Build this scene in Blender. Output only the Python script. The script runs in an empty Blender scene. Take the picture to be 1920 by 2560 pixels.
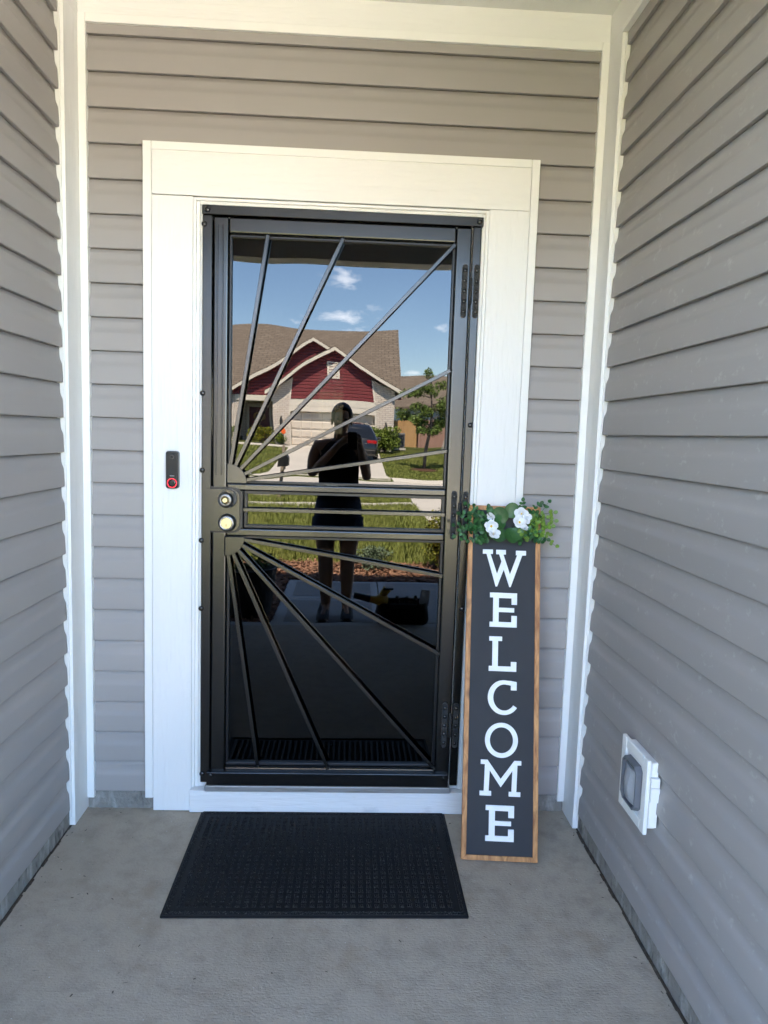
import bpy, bmesh, math, random
from mathutils import Vector, Matrix
from mathutils.geometry import tessellate_polygon
import numpy as np
random.seed(7)
rng = np.random.default_rng(11)
R = math.radians
sc = bpy.context.scene
COL = sc.collection

# ------------------------------------------------------------------ camera
CAM = Vector((0.0526, -2.5756, 1.4108))
yaw, pitch, roll = -0.0463, -0.108, 0.0321
fw = Vector((-math.sin(yaw) * math.cos(pitch), math.cos(yaw) * math.cos(pitch), math.sin(pitch)))
rt = Vector((math.cos(yaw), math.sin(yaw), 0))
up = rt.cross(fw)
rt2 = math.cos(roll) * rt + math.sin(roll) * up
up2 = -math.sin(roll) * rt + math.cos(roll) * up
cd = bpy.data.cameras.new('camera')
cam = bpy.data.objects.new('camera', cd)
COL.objects.link(cam)
m = Matrix((rt2, up2, -fw)).transposed().to_4x4()
m.translation = CAM
cam.matrix_world = m
cd.sensor_fit = 'HORIZONTAL'
cd.sensor_width = 36.0
cd.lens = 1794.08 / 1920 * 36.0
cd.clip_start = 0.005
cd.clip_end = 3000
sc.camera = cam

# ------------------------------------------------------------------ sky, sun, exposure
SUN = Vector((-0.06, 0.47, 0.88)).normalized()
SKY_STRENGTH, SUN_STRENGTH, EXPOSURE = 0.095, 5.0, 4.76
w = bpy.data.worlds.new('World')
sc.world = w
w.use_nodes = True
nt = w.node_tree
nt.nodes.clear()
N = nt.nodes.new
L = nt.links.new
out = N('ShaderNodeOutputWorld')
bg = N('ShaderNodeBackground')
sky = N('ShaderNodeTexSky')
sky.sky_type = 'NISHITA'
sky.sun_disc = False
sky.sun_elevation = math.asin(SUN.z)
sky.sun_rotation = math.atan2(SUN.x, SUN.y)
sky.altitude = 200
sky.air_density = 1.0
sky.dust_density = 0.15
sky.ozone_density = 3.6
tc = N('ShaderNodeTexCoord')
def wmath(op, x, y=None, clamp=False):
    q = N('ShaderNodeMath')
    q.operation = op
    q.use_clamp = clamp
    for i, val in enumerate((x, y)):
        if val is None:
            continue
        if isinstance(val, (int, float)):
            q.inputs[i].default_value = val
        else:
            L(val, q.inputs[i])
    return q.outputs[0]
def wnoise(scale, detail, off):
    q = N('ShaderNodeMapping')
    q.inputs['Scale'].default_value = scale
    q.inputs['Location'].default_value = off
    L(tc.outputs['Generated'], q.inputs['Vector'])
    z_ = N('ShaderNodeTexNoise')
    z_.inputs['Scale'].default_value = 1.0
    z_.inputs['Detail'].default_value = detail
    z_.inputs['Roughness'].default_value = 0.6
    L(q.outputs[0], z_.inputs['Vector'])
    return z_.outputs[0]
fine = wnoise((30, 30, 75), 6, (0.3, 0.1, 0.7))
# a few small fair-weather clouds, scattered all round the sky
dens = wmath('SUBTRACT', wnoise((4.5, 4.5, 11), 5, (1.7, 0.4, 0.2)), 0.66)
for cx_, cy_, cz_, sx_, sz_ in ((-0.016, -0.980, 0.203, 0.034, 0.018), (-0.022, -0.987, 0.158, 0.045, 0.012), (0.112, -0.983, 0.144, 0.020, 0.008), (0.070, -0.994, 0.085, 0.022, 0.008), (-0.26, -0.95, 0.17, 0.05, 0.016), (0.33, -0.92, 0.21, 0.06, 0.02), (-0.62, -0.74, 0.24, 0.09, 0.03), (0.70, 0.66, 0.28, 0.10, 0.03), (-0.45, 0.83, 0.32, 0.10, 0.035), (0.93, -0.26, 0.25, 0.09, 0.03)):
    vm = N('ShaderNodeVectorMath')
    vm.operation = 'SUBTRACT'
    L(tc.outputs['Generated'], vm.inputs[0])
    vm.inputs[1].default_value = (cx_, cy_, cz_)
    v2 = N('ShaderNodeVectorMath')
    v2.operation = 'MULTIPLY'
    L(vm.outputs[0], v2.inputs[0])
    v2.inputs[1].default_value = (1 / sx_, 1 / sx_, 1 / sz_)
    v3 = N('ShaderNodeVectorMath')
    v3.operation = 'LENGTH'
    L(v2.outputs[0], v3.inputs[0])
    dens = wmath('MAXIMUM', dens, wmath('SUBTRACT', 0.16, wmath('MULTIPLY', v3.outputs['Value'], 0.22)))
cover = wmath('MULTIPLY', wmath('ADD', dens, wmath('MULTIPLY', wmath('SUBTRACT', fine, 0.5), 0.55)), 4.0, True)
mx = N('ShaderNodeMix')
mx.data_type = 'RGBA'
mx.inputs[7].default_value = (13.0, 13.0, 13.5, 1)
L(wmath('MULTIPLY', cover, 0.8), mx.inputs[0])
L(sky.outputs[0], mx.inputs[6])
L(mx.outputs[2], bg.inputs[0])
bg.inputs[1].default_value = SKY_STRENGTH
L(bg.outputs[0], out.inputs[0])
sl = bpy.data.lights.new('sun', 'SUN')
sl.energy = SUN_STRENGTH
sl.angle = R(0.53)
sl.color = (1.0, 0.905, 0.755)
so = bpy.data.objects.new('sun', sl)
COL.objects.link(so)
so.rotation_euler = (-SUN).to_track_quat('-Z', 'Y').to_euler()
so.location = (0, 5, 20)
vs = sc.view_settings
vs.view_transform = 'Standard'
vs.look = 'None'
vs.exposure = EXPOSURE
vs.gamma = 1.0
vs.use_curve_mapping = False
sc.cycles.use_denoising = True
sc.cycles.max_bounces = 10
sc.cycles.diffuse_bounces = 6
sc.cycles.transparent_max_bounces = 12
sc.cycles.caustics_reflective = False
sc.cycles.sample_clamp_indirect = 4.0

# ------------------------------------------------------------------ materials
def newmat(name):
    mt = bpy.data.materials.new(name)
    mt.use_nodes = True
    t = mt.node_tree
    return mt, t, t.nodes.new, t.links.new, t.nodes['Principled BSDF']

def pmat(name, col, rough=0.5, spec=0.5, metal=0.0, var=None, bump=None, var2=None, coat=0.0, rvar=None, obj_rand=0.0):
    """var / var2: (scale xyz, amount, other colour, detail, lo, hi); bump: list of (scale xyz, distance, detail)."""
    mt, t, n, l, b = newmat(name)
    b.inputs['Roughness'].default_value = rough
    b.inputs['Specular IOR Level'].default_value = spec
    b.inputs['Metallic'].default_value = metal
    if coat:
        b.inputs['Coat Weight'].default_value = coat
        b.inputs['Coat Roughness'].default_value = 0.08
    geo = n('ShaderNodeNewGeometry')
    def noise(scale, detail=4, kind='noise'):
        mpn = n('ShaderNodeMapping')
        mpn.inputs['Scale'].default_value = scale
        l(geo.outputs['Position'], mpn.inputs['Vector'])
        tx = n('ShaderNodeTexNoise')
        tx.inputs['Scale'].default_value = 1.0
        tx.inputs['Detail'].default_value = detail
        tx.inputs['Roughness'].default_value = 0.6
        l(mpn.outputs[0], tx.inputs['Vector'])
        return tx.outputs[0]
    cur = None
    for v in (var, var2):
        if not v:
            continue
        scale, amount, oc, detail, lo, hi = v
        f = noise(scale, detail)
        r = n('ShaderNodeMapRange')
        r.inputs[1].default_value = lo
        r.inputs[2].default_value = hi
        r.inputs[3].default_value = 0
        r.inputs[4].default_value = amount
        l(f, r.inputs[0])
        mixn = n('ShaderNodeMix')
        mixn.data_type = 'RGBA'
        l(r.outputs[0], mixn.inputs[0])
        if cur is None:
            mixn.inputs[6].default_value = (*col, 1)
        else:
            l(cur, mixn.inputs[6])
        mixn.inputs[7].default_value = (*oc, 1)
        cur = mixn.outputs[2]
    if obj_rand:
        oi = n('ShaderNodeObjectInfo')
        r = n('ShaderNodeMapRange')
        r.inputs[3].default_value = 1 - obj_rand
        r.inputs[4].default_value = 1 + obj_rand
        l(oi.outputs['Random'], r.inputs[0])
        hs = n('ShaderNodeHueSaturation')
        l(r.outputs[0], hs.inputs['Value'])
        if cur is None:
            hs.inputs['Color'].default_value = (*col, 1)
        else:
            l(cur, hs.inputs['Color'])
        cur = hs.outputs[0]
    if cur is None:
        b.inputs['Base Color'].default_value = (*col, 1)
    else:
        l(cur, b.inputs['Base Color'])
    if rvar:
        f = noise(rvar[0], 4)
        r = n('ShaderNodeMapRange')
        r.inputs[1].default_value = 0.3
        r.inputs[2].default_value = 0.7
        r.inputs[3].default_value = rvar[1]
        r.inputs[4].default_value = rvar[2]
        l(f, r.inputs[0])
        l(r.outputs[0], b.inputs['Roughness'])
    prev = None
    for bp in (bump or []):
        f = noise(bp[0], bp[2])
        bn = n('ShaderNodeBump')
        bn.inputs['Strength'].default_value = 1.0
        bn.inputs['Distance'].default_value = bp[1]
        l(f, bn.inputs['Height'])
        if prev is not None:
            l(prev, bn.inputs['Normal'])
        prev = bn.outputs[0]
    if prev is not None:
        l(prev, b.inputs['Normal'])
    return mt

M = {}
SID = (0.325, 0.303, 0.290)
M['siding'] = pmat('taupe_vinyl', SID, 0.42, 0.45, var=((1.2, 1.2, 2.5), 0.35, (0.355, 0.330, 0.315), 3, 0.35, 0.7), bump=[((6, 6, 90), 0.00035, 4), ((2.2, 2.2, 3), 0.0015, 2)], obj_rand=0.025)
M['siding_scuffed'] = pmat('taupe_vinyl_scuffed', SID, 0.42, 0.45, var=((1.2, 1.2, 2.5), 0.35, (0.355, 0.330, 0.315), 3, 0.35, 0.7), var2=((26, 26, 38), 0.55, (0.52, 0.51, 0.49), 8, 0.60, 0.76), bump=[((6, 6, 90), 0.00035, 4), ((2.2, 2.2, 3), 0.0018, 2)], obj_rand=0.025)
WH = (0.80, 0.795, 0.775)
M['white_v'] = pmat('white_woodgrain_vertical', WH, 0.5, 0.4, var=((3, 3, 3), 0.25, (0.74, 0.74, 0.73), 5, 0.4, 0.8), bump=[((42, 42, 3.2), 0.0030, 3), ((160, 160, 10), 0.0009, 3)])
M['white_h'] = pmat('white_woodgrain_horizontal', WH, 0.5, 0.4, var=((3, 3, 3), 0.25, (0.74, 0.74, 0.73), 5, 0.4, 0.8), bump=[((3.2, 42, 42), 0.0030, 3), ((10, 160, 160), 0.0009, 3)])
M['white_worn'] = pmat('white_scuffed_board', WH, 0.5, 0.4, var=((9, 9, 14), 0.55, (0.42, 0.41, 0.40), 6, 0.60, 0.8), bump=[((6, 42, 60), 0.0026, 3), ((14, 160, 160), 0.001, 3)])
M['white_vinyl'] = pmat('white_vinyl', (0.82, 0.815, 0.79), 0.38, 0.45, bump=[((3, 3, 3), 0.002, 2)])
M['white_ceiling'] = pmat('white_ceiling', (0.78, 0.775, 0.75), 0.6, 0.3, bump=[((42, 3.2, 42), 0.002, 3)])
M['foundation'] = pmat('foundation_concrete', (0.25, 0.235, 0.21), 0.9, 0.2, var=((22, 22, 9), 1.0, (0.40, 0.385, 0.355), 6, 0.50, 0.68), var2=((38, 38, 14), 0.8, (0.09, 0.085, 0.08), 4, 0.56, 0.70), bump=[((45, 45, 45), 0.012, 5)])
M['dirt'] = pmat('dark_dirt', (0.075, 0.058, 0.045), 0.95, 0.1, var=((60, 60, 60), 0.8, (0.16, 0.13, 0.10), 4, 0.5, 0.75), bump=[((90, 90, 90), 0.01, 3)])
M['black_metal'] = pmat('black_satin_metal', (0.0035, 0.0034, 0.0033), 0.25, 0.68, rvar=((3, 3, 1.5), 0.23, 0.28))
M['black_rough'] = pmat('black_weld', (0.010, 0.010, 0.010), 0.4, 0.5, bump=[((240, 240, 240), 0.006, 3)])
M['hammered'] = pmat('black_hammered_iron', (0.011, 0.011, 0.012), 0.28, 0.6, bump=[((170, 170, 170), 0.006, 2)])
M['gasket_and_shadow'] = pmat('black_gasket_and_shadow', (0.008, 0.0085, 0.011), 0.35, 0.45)  # glazing beads, and the painted shadow outline of the lock plate
M['chrome'] = pmat('satin_nickel', (0.48, 0.47, 0.45), 0.20, 0.5, 1.0)
M['nickel_dark'] = pmat('dark_nickel', (0.16, 0.155, 0.15), 0.32, 0.5, 1.0)
M['brass'] = pmat('pale_brass', (0.46, 0.42, 0.27), 0.33, 0.5, 1.0)
M['key_dark'] = pmat('keyway', (0.02, 0.018, 0.015), 0.5)
M['alu'] = pmat('grey_threshold', (0.38, 0.38, 0.37), 0.42, 0.5, 0.6, var=((8, 8, 60), 0.5, (0.2, 0.18, 0.15), 4, 0.55, 0.7))
M['wood'] = None
M['chalk'] = pmat('charcoal_board', (0.027, 0.0275, 0.031), 0.62, 0.35, var=((5, 5, 2.5), 0.5, (0.042, 0.0425, 0.046), 6, 0.4, 0.75), bump=[((300, 300, 300), 0.0004, 2)])
M['letter'] = pmat('white_painted_letter', (0.88, 0.88, 0.87), 0.45, 0.4, var=((60, 60, 60), 0.3, (0.6, 0.6, 0.6), 3, 0.66, 0.75))
M['rubber'] = pmat('black_rubber', (0.010, 0.010, 0.011), 0.6, 0.3)
M['pile'] = pmat('charcoal_carpet_pile', (0.024, 0.0235, 0.0235), 0.95, 0.1, var=((260, 260, 260), 0.9, (0.115, 0.112, 0.110), 2, 0.50, 0.72), bump=[((500, 500, 500), 0.004, 2)])
M['doorbell'] = pmat('glossy_black_plastic', (0.012, 0.012, 0.012), 0.12, 0.5)
M['doorbell_side'] = pmat('satin_black_plastic', (0.02, 0.02, 0.02), 0.35, 0.5)
M['leaf_dark'] = pmat('leaf_dark_green', (0.022, 0.075, 0.018), 0.4, 0.4, var=((70, 70, 70), 0.5, (0.045, 0.12, 0.03), 2, 0.4, 0.7), obj_rand=0.25)
M['leaf_mid'] = pmat('leaf_mid_green', (0.035, 0.115, 0.030), 0.45, 0.4, var=((40, 40, 40), 0.5, (0.02, 0.075, 0.025), 2, 0.4, 0.7), obj_rand=0.35)
M['leaf_light'] = pmat('leaf_yellow_green', (0.16, 0.26, 0.035), 0.45, 0.4, var=((40, 40, 40), 0.5, (0.08, 0.18, 0.03), 2, 0.4, 0.7), obj_rand=0.25)
M['petal'] = pmat('white_silk_petal', (0.82, 0.83, 0.84), 0.6, 0.2)
M['pollen'] = pmat('yellow_stamen', (0.75, 0.50, 0.06), 0.7, 0.1)
M['stem'] = pmat('green_stem', (0.05, 0.10, 0.03), 0.6, 0.3)
M['vent_frame'] = pmat('grey_hood', (0.13, 0.135, 0.15), 0.4, 0.5)
M['vent_grey'] = pmat('grey_louver', (0.36, 0.37, 0.39), 0.35, 0.5)
M['vent_dark'] = pmat('vent_dark', (0.06, 0.06, 0.065), 0.5, 0.4)
M['concrete_out'] = pmat('pale_concrete', (0.50, 0.46, 0.41), 0.9, 0.2, var=((0.5, 0.5, 0.5), 0.6, (0.42, 0.385, 0.34), 6, 0.35, 0.7), bump=[((60, 60, 60), 0.003, 3)])
M['walk'] = pmat('walk_concrete', (0.30, 0.29, 0.275), 0.9, 0.2, var=((2.5, 2.5, 2.5), 0.6, (0.24, 0.23, 0.22), 5, 0.35, 0.7), bump=[((4, 260, 30), 0.0015, 3)])
M['walk_edge'] = pmat('walk_smooth_edge', (0.44, 0.43, 0.41), 0.8, 0.25)
M['lawn_soil'] = pmat('lawn_base', (0.070, 0.082, 0.022), 0.95, 0.1, var=((0.8, 0.8, 0.8), 0.7, (0.11, 0.115, 0.035), 6, 0.3, 0.7), var2=((14, 14, 14), 0.6, (0.035, 0.065, 0.012), 4, 0.45, 0.7), bump=[((30, 30, 30), 0.05, 3)])
M['grass'] = pmat('grass_blade', (0.165, 0.195, 0.036), 0.6, 0.25, var=((1.5, 1.5, 1.5), 0.8, (0.28, 0.27, 0.07), 4, 0.35, 0.7), var2=((60, 60, 60), 0.7, (0.070, 0.105, 0.020), 2, 0.48, 0.66))
M['mulch_base'] = pmat('mulch_soil', (0.075, 0.040, 0.026), 0.95, 0.1, var=((50, 50, 50), 0.7, (0.15, 0.075, 0.05), 4, 0.45, 0.7), bump=[((40, 40, 40), 0.03, 3)])
M['mulch'] = pmat('mulch_chip', (0.24, 0.115, 0.070), 0.9, 0.15, var=((35, 35, 35), 0.9, (0.42, 0.27, 0.18), 2, 0.45, 0.7), var2=((21, 21, 21), 0.7, (0.10, 0.05, 0.035), 2, 0.5, 0.7))
M['shingle'] = None
M['fence_new'] = pmat('fence_new_wood', (0.46, 0.28, 0.13), 0.85, 0.15, var=((7, 7, 0.8), 0.8, (0.36, 0.20, 0.09), 4, 0.4, 0.7))
M['fence_old'] = pmat('fence_weathered_wood', (0.34, 0.20, 0.16), 0.85, 0.15, var=((7, 7, 0.8), 0.7, (0.27, 0.16, 0.125), 4, 0.4, 0.7))
M['red_siding'] = pmat('dark_red_siding', (0.165, 0.028, 0.032), 0.5, 0.35, var=((1, 1, 3), 0.4, (0.19, 0.036, 0.038), 3, 0.4, 0.7))
M['red_door'] = pmat('maroon_door', (0.10, 0.012, 0.014), 0.4, 0.4)
M['cream'] = pmat('cream_trim', (0.66, 0.60, 0.52), 0.6, 0.3)
M['cream_panel'] = pmat('cream_garage_panel', (0.60, 0.53, 0.45), 0.55, 0.3)
M['white_siding_far'] = pmat('pale_grey_siding', (0.55, 0.56, 0.58), 0.6, 0.3)
M['carpaint'] = pmat('black_car_paint', (0.008, 0.009, 0.011), 0.25, 0.5, coat=1.0)
M['carglass'] = pmat('dark_car_glass', (0.01, 0.012, 0.016), 0.05, 0.6)
M['tail_red'] = pmat('tail_lamp_red', (0.35, 0.01, 0.012), 0.15, 0.5)
M['tyre'] = pmat('tyre_rubber', (0.015, 0.015, 0.015), 0.8, 0.2)
M['rim'] = pmat('alloy_rim', (0.5, 0.5, 0.52), 0.3, 0.5, 0.9)
M['plate'] = pmat('licence_plate', (0.7, 0.7, 0.68), 0.5)
M['post_wood'] = pmat('mailbox_post_wood', (0.30, 0.24, 0.18), 0.85, 0.15, var=((20, 20, 2), 0.7, (0.22, 0.17, 0.12), 4, 0.4, 0.7))
M['mailbox'] = pmat('mailbox_black', (0.012, 0.012, 0.012), 0.4, 0.5)
M['planter'] = pmat('planter_charcoal', (0.025, 0.025, 0.024), 0.55, 0.4)
M['soil'] = pmat('potting_soil', (0.03, 0.02, 0.015), 0.95, 0.1)
M['bag'] = pmat('black_tool_bag', (0.012, 0.012, 0.013), 0.8, 0.2, bump=[((200, 200, 200), 0.002, 2)])
M['tool_yellow'] = pmat('yellow_tool_plastic', (0.62, 0.36, 0.03), 0.45, 0.4)
M['tool_black'] = pmat('black_tool_plastic', (0.013, 0.013, 0.013), 0.45, 0.4)
M['paper'] = pmat('white_paper', (0.75, 0.76, 0.80), 0.8, 0.1)
M['skin'] = pmat('skin', (0.42, 0.25, 0.17), 0.5, 0.35)
M['hair'] = pmat('dark_hair', (0.02, 0.014, 0.010), 0.45, 0.4, bump=[((300, 300, 20), 0.004, 2)])
M['shirt'] = pmat('black_tank_top', (0.012, 0.012, 0.013), 0.85, 0.15)
M['denim'] = pmat('dark_denim', (0.03, 0.045, 0.085), 0.85, 0.15, bump=[((300, 300, 300), 0.002, 2)])
M['shoe'] = pmat('grey_running_shoe', (0.07, 0.075, 0.08), 0.7, 0.3)
M['sole'] = pmat('pale_sole', (0.35, 0.35, 0.36), 0.7, 0.3)
M['phone'] = pmat('phone_black', (0.01, 0.01, 0.012), 0.15, 0.5)
M['bark'] = pmat('grey_bark', (0.16, 0.13, 0.11), 0.9, 0.15, var=((12, 12, 3), 0.7, (0.09, 0.075, 0.06), 4, 0.4, 0.7))
M['tree_leaf'] = pmat('maple_leaf', (0.085, 0.135, 0.026), 0.55, 0.3, var=((2, 2, 2), 0.8, (0.15, 0.195, 0.04), 3, 0.35, 0.7))
M['bush_leaf'] = pmat('bush_leaf', (0.10, 0.16, 0.022), 0.55, 0.3, var=((9, 9, 9), 0.8, (0.20, 0.22, 0.03), 3, 0.4, 0.65))
M['gold_leaf'] = pmat('gold_bush_leaf', (0.22, 0.20, 0.018), 0.55, 0.3, var=((6, 6, 6), 0.8, (0.10, 0.15, 0.02), 3, 0.4, 0.65), var2=((14, 14, 14), 0.7, (0.30, 0.10, 0.03), 3, 0.6, 0.75))
M['sage_leaf'] = pmat('sage_leaf', (0.09, 0.13, 0.075), 0.6, 0.3, var=((20, 20, 20), 0.7, (0.16, 0.20, 0.13), 3, 0.4, 0.65))
M['orange'] = pmat('orange_marker', (0.75, 0.13, 0.02), 0.5)
M['iron'] = pmat('black_lantern', (0.02, 0.02, 0.02), 0.5)
M['wreath'] = pmat('straw_wreath', (0.35, 0.24, 0.10), 0.9)
M['ac'] = pmat('ac_grey', (0.13, 0.135, 0.14), 0.5)
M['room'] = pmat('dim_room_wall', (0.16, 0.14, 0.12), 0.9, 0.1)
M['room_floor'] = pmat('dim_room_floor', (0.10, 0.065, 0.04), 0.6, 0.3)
M['tarp'] = pmat('white_hoop_cover', (0.75, 0.75, 0.74), 0.6)

def glass_mat():
    mt, t, n, l, b = newmat('dark_tinted_glass')
    t.nodes.remove(b)
    o = t.nodes['Material Output']
    tr = n('ShaderNodeBsdfTransparent')
    tr.inputs[0].default_value = (0.05, 0.05, 0.045, 1)
    gl = n('ShaderNodeBsdfGlossy')
    gl.inputs['Roughness'].default_value = 0.0
    gl.inputs['Color'].default_value = (1, 1, 1, 1)
    fr = n('ShaderNodeFresnel')
    fr.inputs['IOR'].default_value = GLASS_IOR
    geo = n('ShaderNodeNewGeometry')
    mpn = n('ShaderNodeMapping')
    mpn.inputs['Scale'].default_value = (2.6, 2.6, 1.7)
    mpn.inputs['Location'].default_value = (0.3, 0, 0.6)
    tx = n('ShaderNodeTexNoise')
    tx.inputs['Scale'].default_value = 1.0
    tx.inputs['Detail'].default_value = 1.0
    bn = n('ShaderNodeBump')
    bn.inputs['Strength'].default_value = 1.0
    bn.inputs['Distance'].default_value = 0.0024
    l(geo.outputs['Position'], mpn.inputs['Vector'])
    l(mpn.outputs[0], tx.inputs['Vector'])
    l(tx.outputs[0], bn.inputs['Height'])
    l(bn.outputs[0], gl.inputs['Normal'])
    mixs = n('ShaderNodeMixShader')
    l(fr.outputs[0], mixs.inputs[0])
    l(tr.outputs[0], mixs.inputs[1])
    l(gl.outputs[0], mixs.inputs[2])
    l(mixs.outputs[0], o.inputs[0])
    return mt
GLASS_IOR = 1.48
M['glass'] = glass_mat()

def wood_mat():
    mt, t, n, l, b = newmat('stained_cedar')
    geo = n('ShaderNodeNewGeometry')
    mpn = n('ShaderNodeMapping')
    mpn.inputs['Scale'].default_value = (55, 55, 3.2)
    l(geo.outputs['Position'], mpn.inputs['Vector'])
    tx = n('ShaderNodeTexNoise')
    tx.inputs['Scale'].default_value = 1
    tx.inputs['Detail'].default_value = 5
    tx.inputs['Distortion'].default_value = 0.8
    l(mpn.outputs[0], tx.inputs['Vector'])
    cr = n('ShaderNodeValToRGB')
    e = cr.color_ramp.elements
    e[0].position, e[0].color = 0.30, (0.30, 0.112, 0.032, 1)
    e[1].position, e[1].color = 0.66, (0.64, 0.315, 0.112, 1)
    l(tx.outputs[0], cr.inputs[0])
    kn = n('ShaderNodeTexVoronoi')
    kn.inputs['Scale'].default_value = 1
    mk = n('ShaderNodeMapping')
    mk.inputs['Scale'].default_value = (9, 9, 5.5)
    l(geo.outputs['Position'], mk.inputs['Vector'])
    l(mk.outputs[0], kn.inputs['Vector'])
    kr = n('ShaderNodeMapRange')
    kr.inputs[1].default_value = 0.06
    kr.inputs[2].default_value = 0.16
    kr.inputs[3].default_value = 0.85
    kr.inputs[4].default_value = 0.0
    l(kn.outputs['Distance'], kr.inputs[0])
    mixn = n('ShaderNodeMix')
    mixn.data_type = 'RGBA'
    l(kr.outputs[0], mixn.inputs[0])
    l(cr.outputs[0], mixn.inputs[6])
    mixn.inputs[7].default_value = (0.085, 0.030, 0.010, 1)
    l(mixn.outputs[2], b.inputs['Base Color'])
    b.inputs['Roughness'].default_value = 0.55
    bn = n('ShaderNodeBump')
    bn.inputs['Distance'].default_value = 0.001
    l(tx.outputs[0], bn.inputs['Height'])
    l(bn.outputs[0], b.inputs['Normal'])
    return mt
M['wood'] = wood_mat()

def brick_mat(name, c1, c2, mortar, sx, row_h, width, msize, plane='xz', bumpd=0.01, bias=0.0):
    mt, t, n, l, b = newmat(name)
    geo = n('ShaderNodeNewGeometry')
    sp = n('ShaderNodeSeparateXYZ')
    l(geo.outputs['Position'], sp.inputs[0])
    cb = n('ShaderNodeCombineXYZ')
    if plane == 'xz':
        ad = n('ShaderNodeMath')
        ad.operation = 'ADD'
        l(sp.outputs[0], ad.inputs[0])
        l(sp.outputs[1], ad.inputs[1])
        l(ad.outputs[0], cb.inputs[0])
    else:
        l(sp.outputs[0], cb.inputs[0])
    l(sp.outputs[2], cb.inputs[1])
    bt = n('ShaderNodeTexBrick')
    bt.inputs['Scale'].default_value = sx
    bt.inputs['Color1'].default_value = (*c1, 1)
    bt.inputs['Color2'].default_value = (*c2, 1)
    bt.inputs['Mortar'].default_value = (*mortar, 1)
    bt.inputs['Mortar Size'].default_value = msize
    bt.inputs['Brick Width'].default_value = width
    bt.inputs['Row Height'].default_value = row_h
    bt.inputs['Bias'].default_value = bias
    l(cb.outputs[0], bt.inputs['Vector'])
    l(bt.outputs['Color'], b.inputs['Base Color'])
    b.inputs['Roughness'].default_value = 0.9
    bn = n('ShaderNodeBump')
    bn.inputs['Distance'].default_value = bumpd
    bn.invert = True
    l(bt.outputs['Fac'], bn.inputs['Height'])
    l(bn.outputs[0], b.inputs['Normal'])
    return mt
M['brick'] = brick_mat('cream_brick', (0.66, 0.58, 0.51), (0.56, 0.47, 0.40), (0.34, 0.30, 0.26), 1.0, 0.10, 0.28, 0.012, bias=-0.2)
M['shingle'] = brick_mat('brown_shingle', (0.140, 0.108, 0.082), (0.195, 0.155, 0.120), (0.080, 0.062, 0.048), 1.0, 0.125, 0.32, 0.014, plane='x', bias=-0.35)

def floor_mat():
    mt, t, n, l, b = newmat('broomed_concrete')
    geo = n('ShaderNodeNewGeometry')
    def noise(scale, detail=5, rough=0.6, dist=0.0):
        mpn = n('ShaderNodeMapping')
        mpn.inputs['Scale'].default_value = scale
        l(geo.outputs['Position'], mpn.inputs['Vector'])
        tx = n('ShaderNodeTexNoise')
        tx.inputs['Scale'].default_value = 1
        tx.inputs['Detail'].default_value = detail
        tx.inputs['Roughness'].default_value = rough
        tx.inputs['Distortion'].default_value = dist
        l(mpn.outputs[0], tx.inputs['Vector'])
        return tx.outputs[0]
    def mixc(fac, a, c, lo, hi, amt):
        r = n('ShaderNodeMapRange')
        r.inputs[1].default_value = lo
        r.inputs[2].default_value = hi
        r.inputs[4].default_value = amt
        l(fac, r.inputs[0])
        mixn = n('ShaderNodeMix')
        mixn.data_type = 'RGBA'
        l(r.outputs[0], mixn.inputs[0])
        if isinstance(a, tuple):
            mixn.inputs[6].default_value = (*a, 1)
        else:
            l(a, mixn.inputs[6])
        mixn.inputs[7].default_value = (*c, 1)
        return mixn.outputs[2]
    c = mixc(noise((1.6, 1.6, 1.6), 6), (0.375, 0.318, 0.248), (0.450, 0.388, 0.308), 0.32, 0.68, 1.0)
    c = mixc(noise((14, 14, 14), 6, 0.7), c, (0.300, 0.256, 0.202), 0.46, 0.70, 0.85)
    c = mixc(noise((5, 5, 5), 3), c, (0.31, 0.24, 0.165), 0.58, 0.74, 0.6)
    c = mixc(noise((55, 90, 55), 2, 0.5), c, (0.13, 0.12, 0.115), 0.72, 0.78, 0.8)
    c = mixc(noise((120, 160, 120), 2, 0.5), c, (0.75, 0.74, 0.72), 0.73, 0.78, 0.8)
    l(c, b.inputs['Base Color'])
    b.inputs['Roughness'].default_value = 0.82
    b.inputs['Specular IOR Level'].default_value = 0.3
    prev = None
    for sc_, d_, de in (((7, 150, 10), 0.0012, 3), ((110, 170, 100), 0.0030, 4), ((30, 30, 30), 0.002, 3)):
        bn = n('ShaderNodeBump')
        bn.inputs['Distance'].default_value = d_
        l(noise(sc_, de), bn.inputs['Height'])
        if prev is not None:
            l(prev, bn.inputs['Normal'])
        prev = bn.outputs[0]
    l(prev, b.inputs['Normal'])
    return mt
M['floor'] = floor_mat()

def emit_mat(name, col, strength):
    mt, t, n, l, b = newmat(name)
    b.inputs['Base Color'].default_value = (*col, 1)
    b.inputs['Emission Color'].default_value = (*col, 1)
    b.inputs['Emission Strength'].default_value = strength
    return mt
M['ring'] = emit_mat('red_lit_ring', (0.9, 0.03, 0.05), 0.11)

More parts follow.
